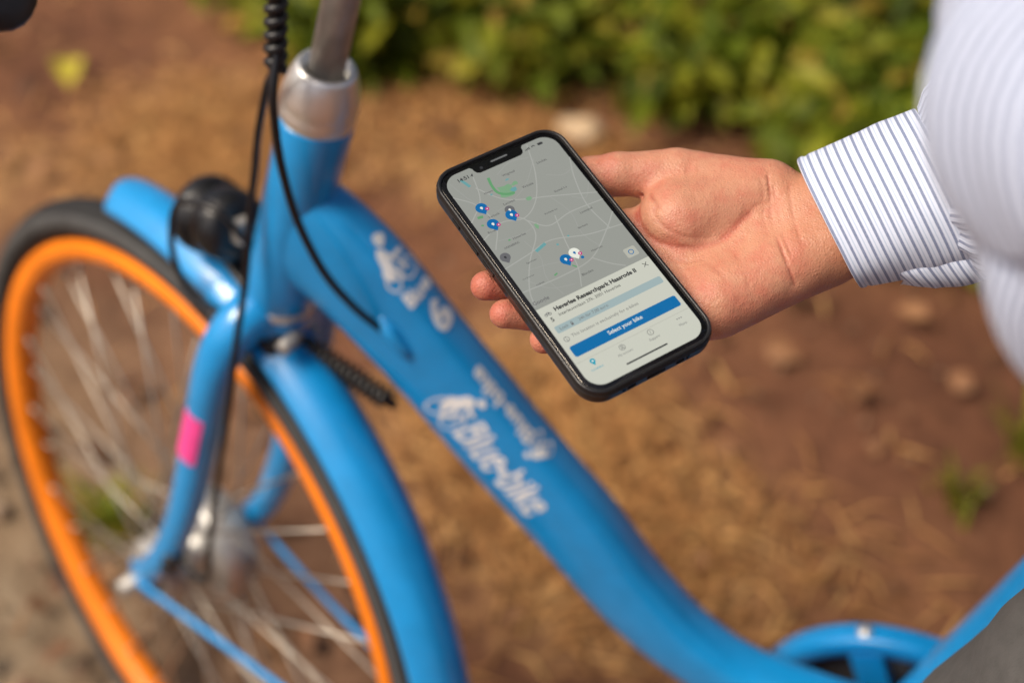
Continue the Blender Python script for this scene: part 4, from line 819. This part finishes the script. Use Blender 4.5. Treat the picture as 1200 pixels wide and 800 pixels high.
ap = cat([W0+fd*(CU1-.004), W0+fd*(CU1+.012), W0+fd*(CU1+.05), W0+fd*.20, E0, E0*.55+SHR*.45+V(-.01, .02, 0), SHR], 10)
rr = interp([(0, .040, .032), (.06, .047, .038), (.2, .055, .047), (.45, .060, .055), (.66, .066, .062), (1, .075, .075)], np.linspace(0, 1, len(ap)))
v, f, uv = loft(ap, rr, 80, aw, lambda s, a: (.055*math.sin(14*a+2*math.sin(s*40))*math.exp(-s/.03)+.03*math.sin(3*a+s*35)+.02*math.sin(s*70+2*a)))
PR('sleeve', v, f, ROUND, shirt, uv)
# near arm, bent, elbow at the right edge of the picture
lp = cat([V(.93, -.27, 1.43), V(0.67, -0.13, 1.258), V(0.656, -0.235, 1.213), V(0.645, -0.291, 1.174), V(0.662, -0.303, 1.144), V(0.675, -0.312, 1.117), V(0.725, -0.334, 1.109), V(.86, -.37, 1.07), V(.92, -.33, 1.02)], 12)
rr = interp([(0, .080, .080), (.15, .066, .066), (.28, .054, .056), (.40, .0535, .0535), (.52, .050, .050), (.64, .045, .045), (1, .043, .043)], np.linspace(0, 1, len(lp)))
v, f, uv = loft(lp, rr, 96, (0, 1, .3), lambda s, a: .045*math.sin(2*a+s*38)+.05*(abs(math.sin(s*55+1.5*a+.8*math.sin(3*a)))**.6-.6)+.025*math.sin(5*a-s*80)+.012*math.sin(9*a+s*130))
PR('sleeve', v, f, ROUND, shirt, uv)
# ------ trousers and shoes
def leg(hip, knee, ank, name):
    path = cat([hip, hip*.5+knee*.5+V(-.01, 0, .01), knee, knee*.5+ank*.5, ank], 10)
    rr = interp([(0, .100, .105), (.25, .090, .092), (.5, .072, .072), (.75, .062, .062), (1, .055, .055)], np.linspace(0, 1, len(path)))
    return loft(path, rr, 64, (0, 1, 0), lambda s, a: .03*math.sin(3*a+s*25)+.05*(abs(math.sin(s*34+1.5*a+.6*math.sin(2*a)))**.7-.6)+.02*math.sin(s*90-3*a))
v1, f1, _ = leg(V(.901, -.20, 1.06), V(.706, -.225, .650), V(.70, -.26, .10), '')
v2, f2, _ = leg(V(.94, .03, .93), V(.86, .15, .52), V(.92, .20, .10), '')
v3, f3, _ = loft(cat([V(.92, -.08, .86), V(.925, -.08, .93), V(.93, -.08, 1.0)], 6), interp([(0, .12, .16), (1, .128, .172)], np.linspace(0, 1, 13)), 64, (-1, 0, 0))
tb = MB(); tb.add(v1, f1); tb.add(v2, f2); tb.add(v3, f3)
PR('trousers', np.concatenate(tb.v), tb.f, M['trouser'])
for c in (V(.66, -.26, .045), V(.88, .20, .045)):
    sv, sf_ = sph(V(0, 0, 0), 1, 20, 12); sv = sv*V(.135, .047, .05); sv[:, 2] = np.maximum(sv[:, 2], -.04); PR('shoe', sv+c, sf_, M['shoe'])
print('objects', len(bpy.data.objects))
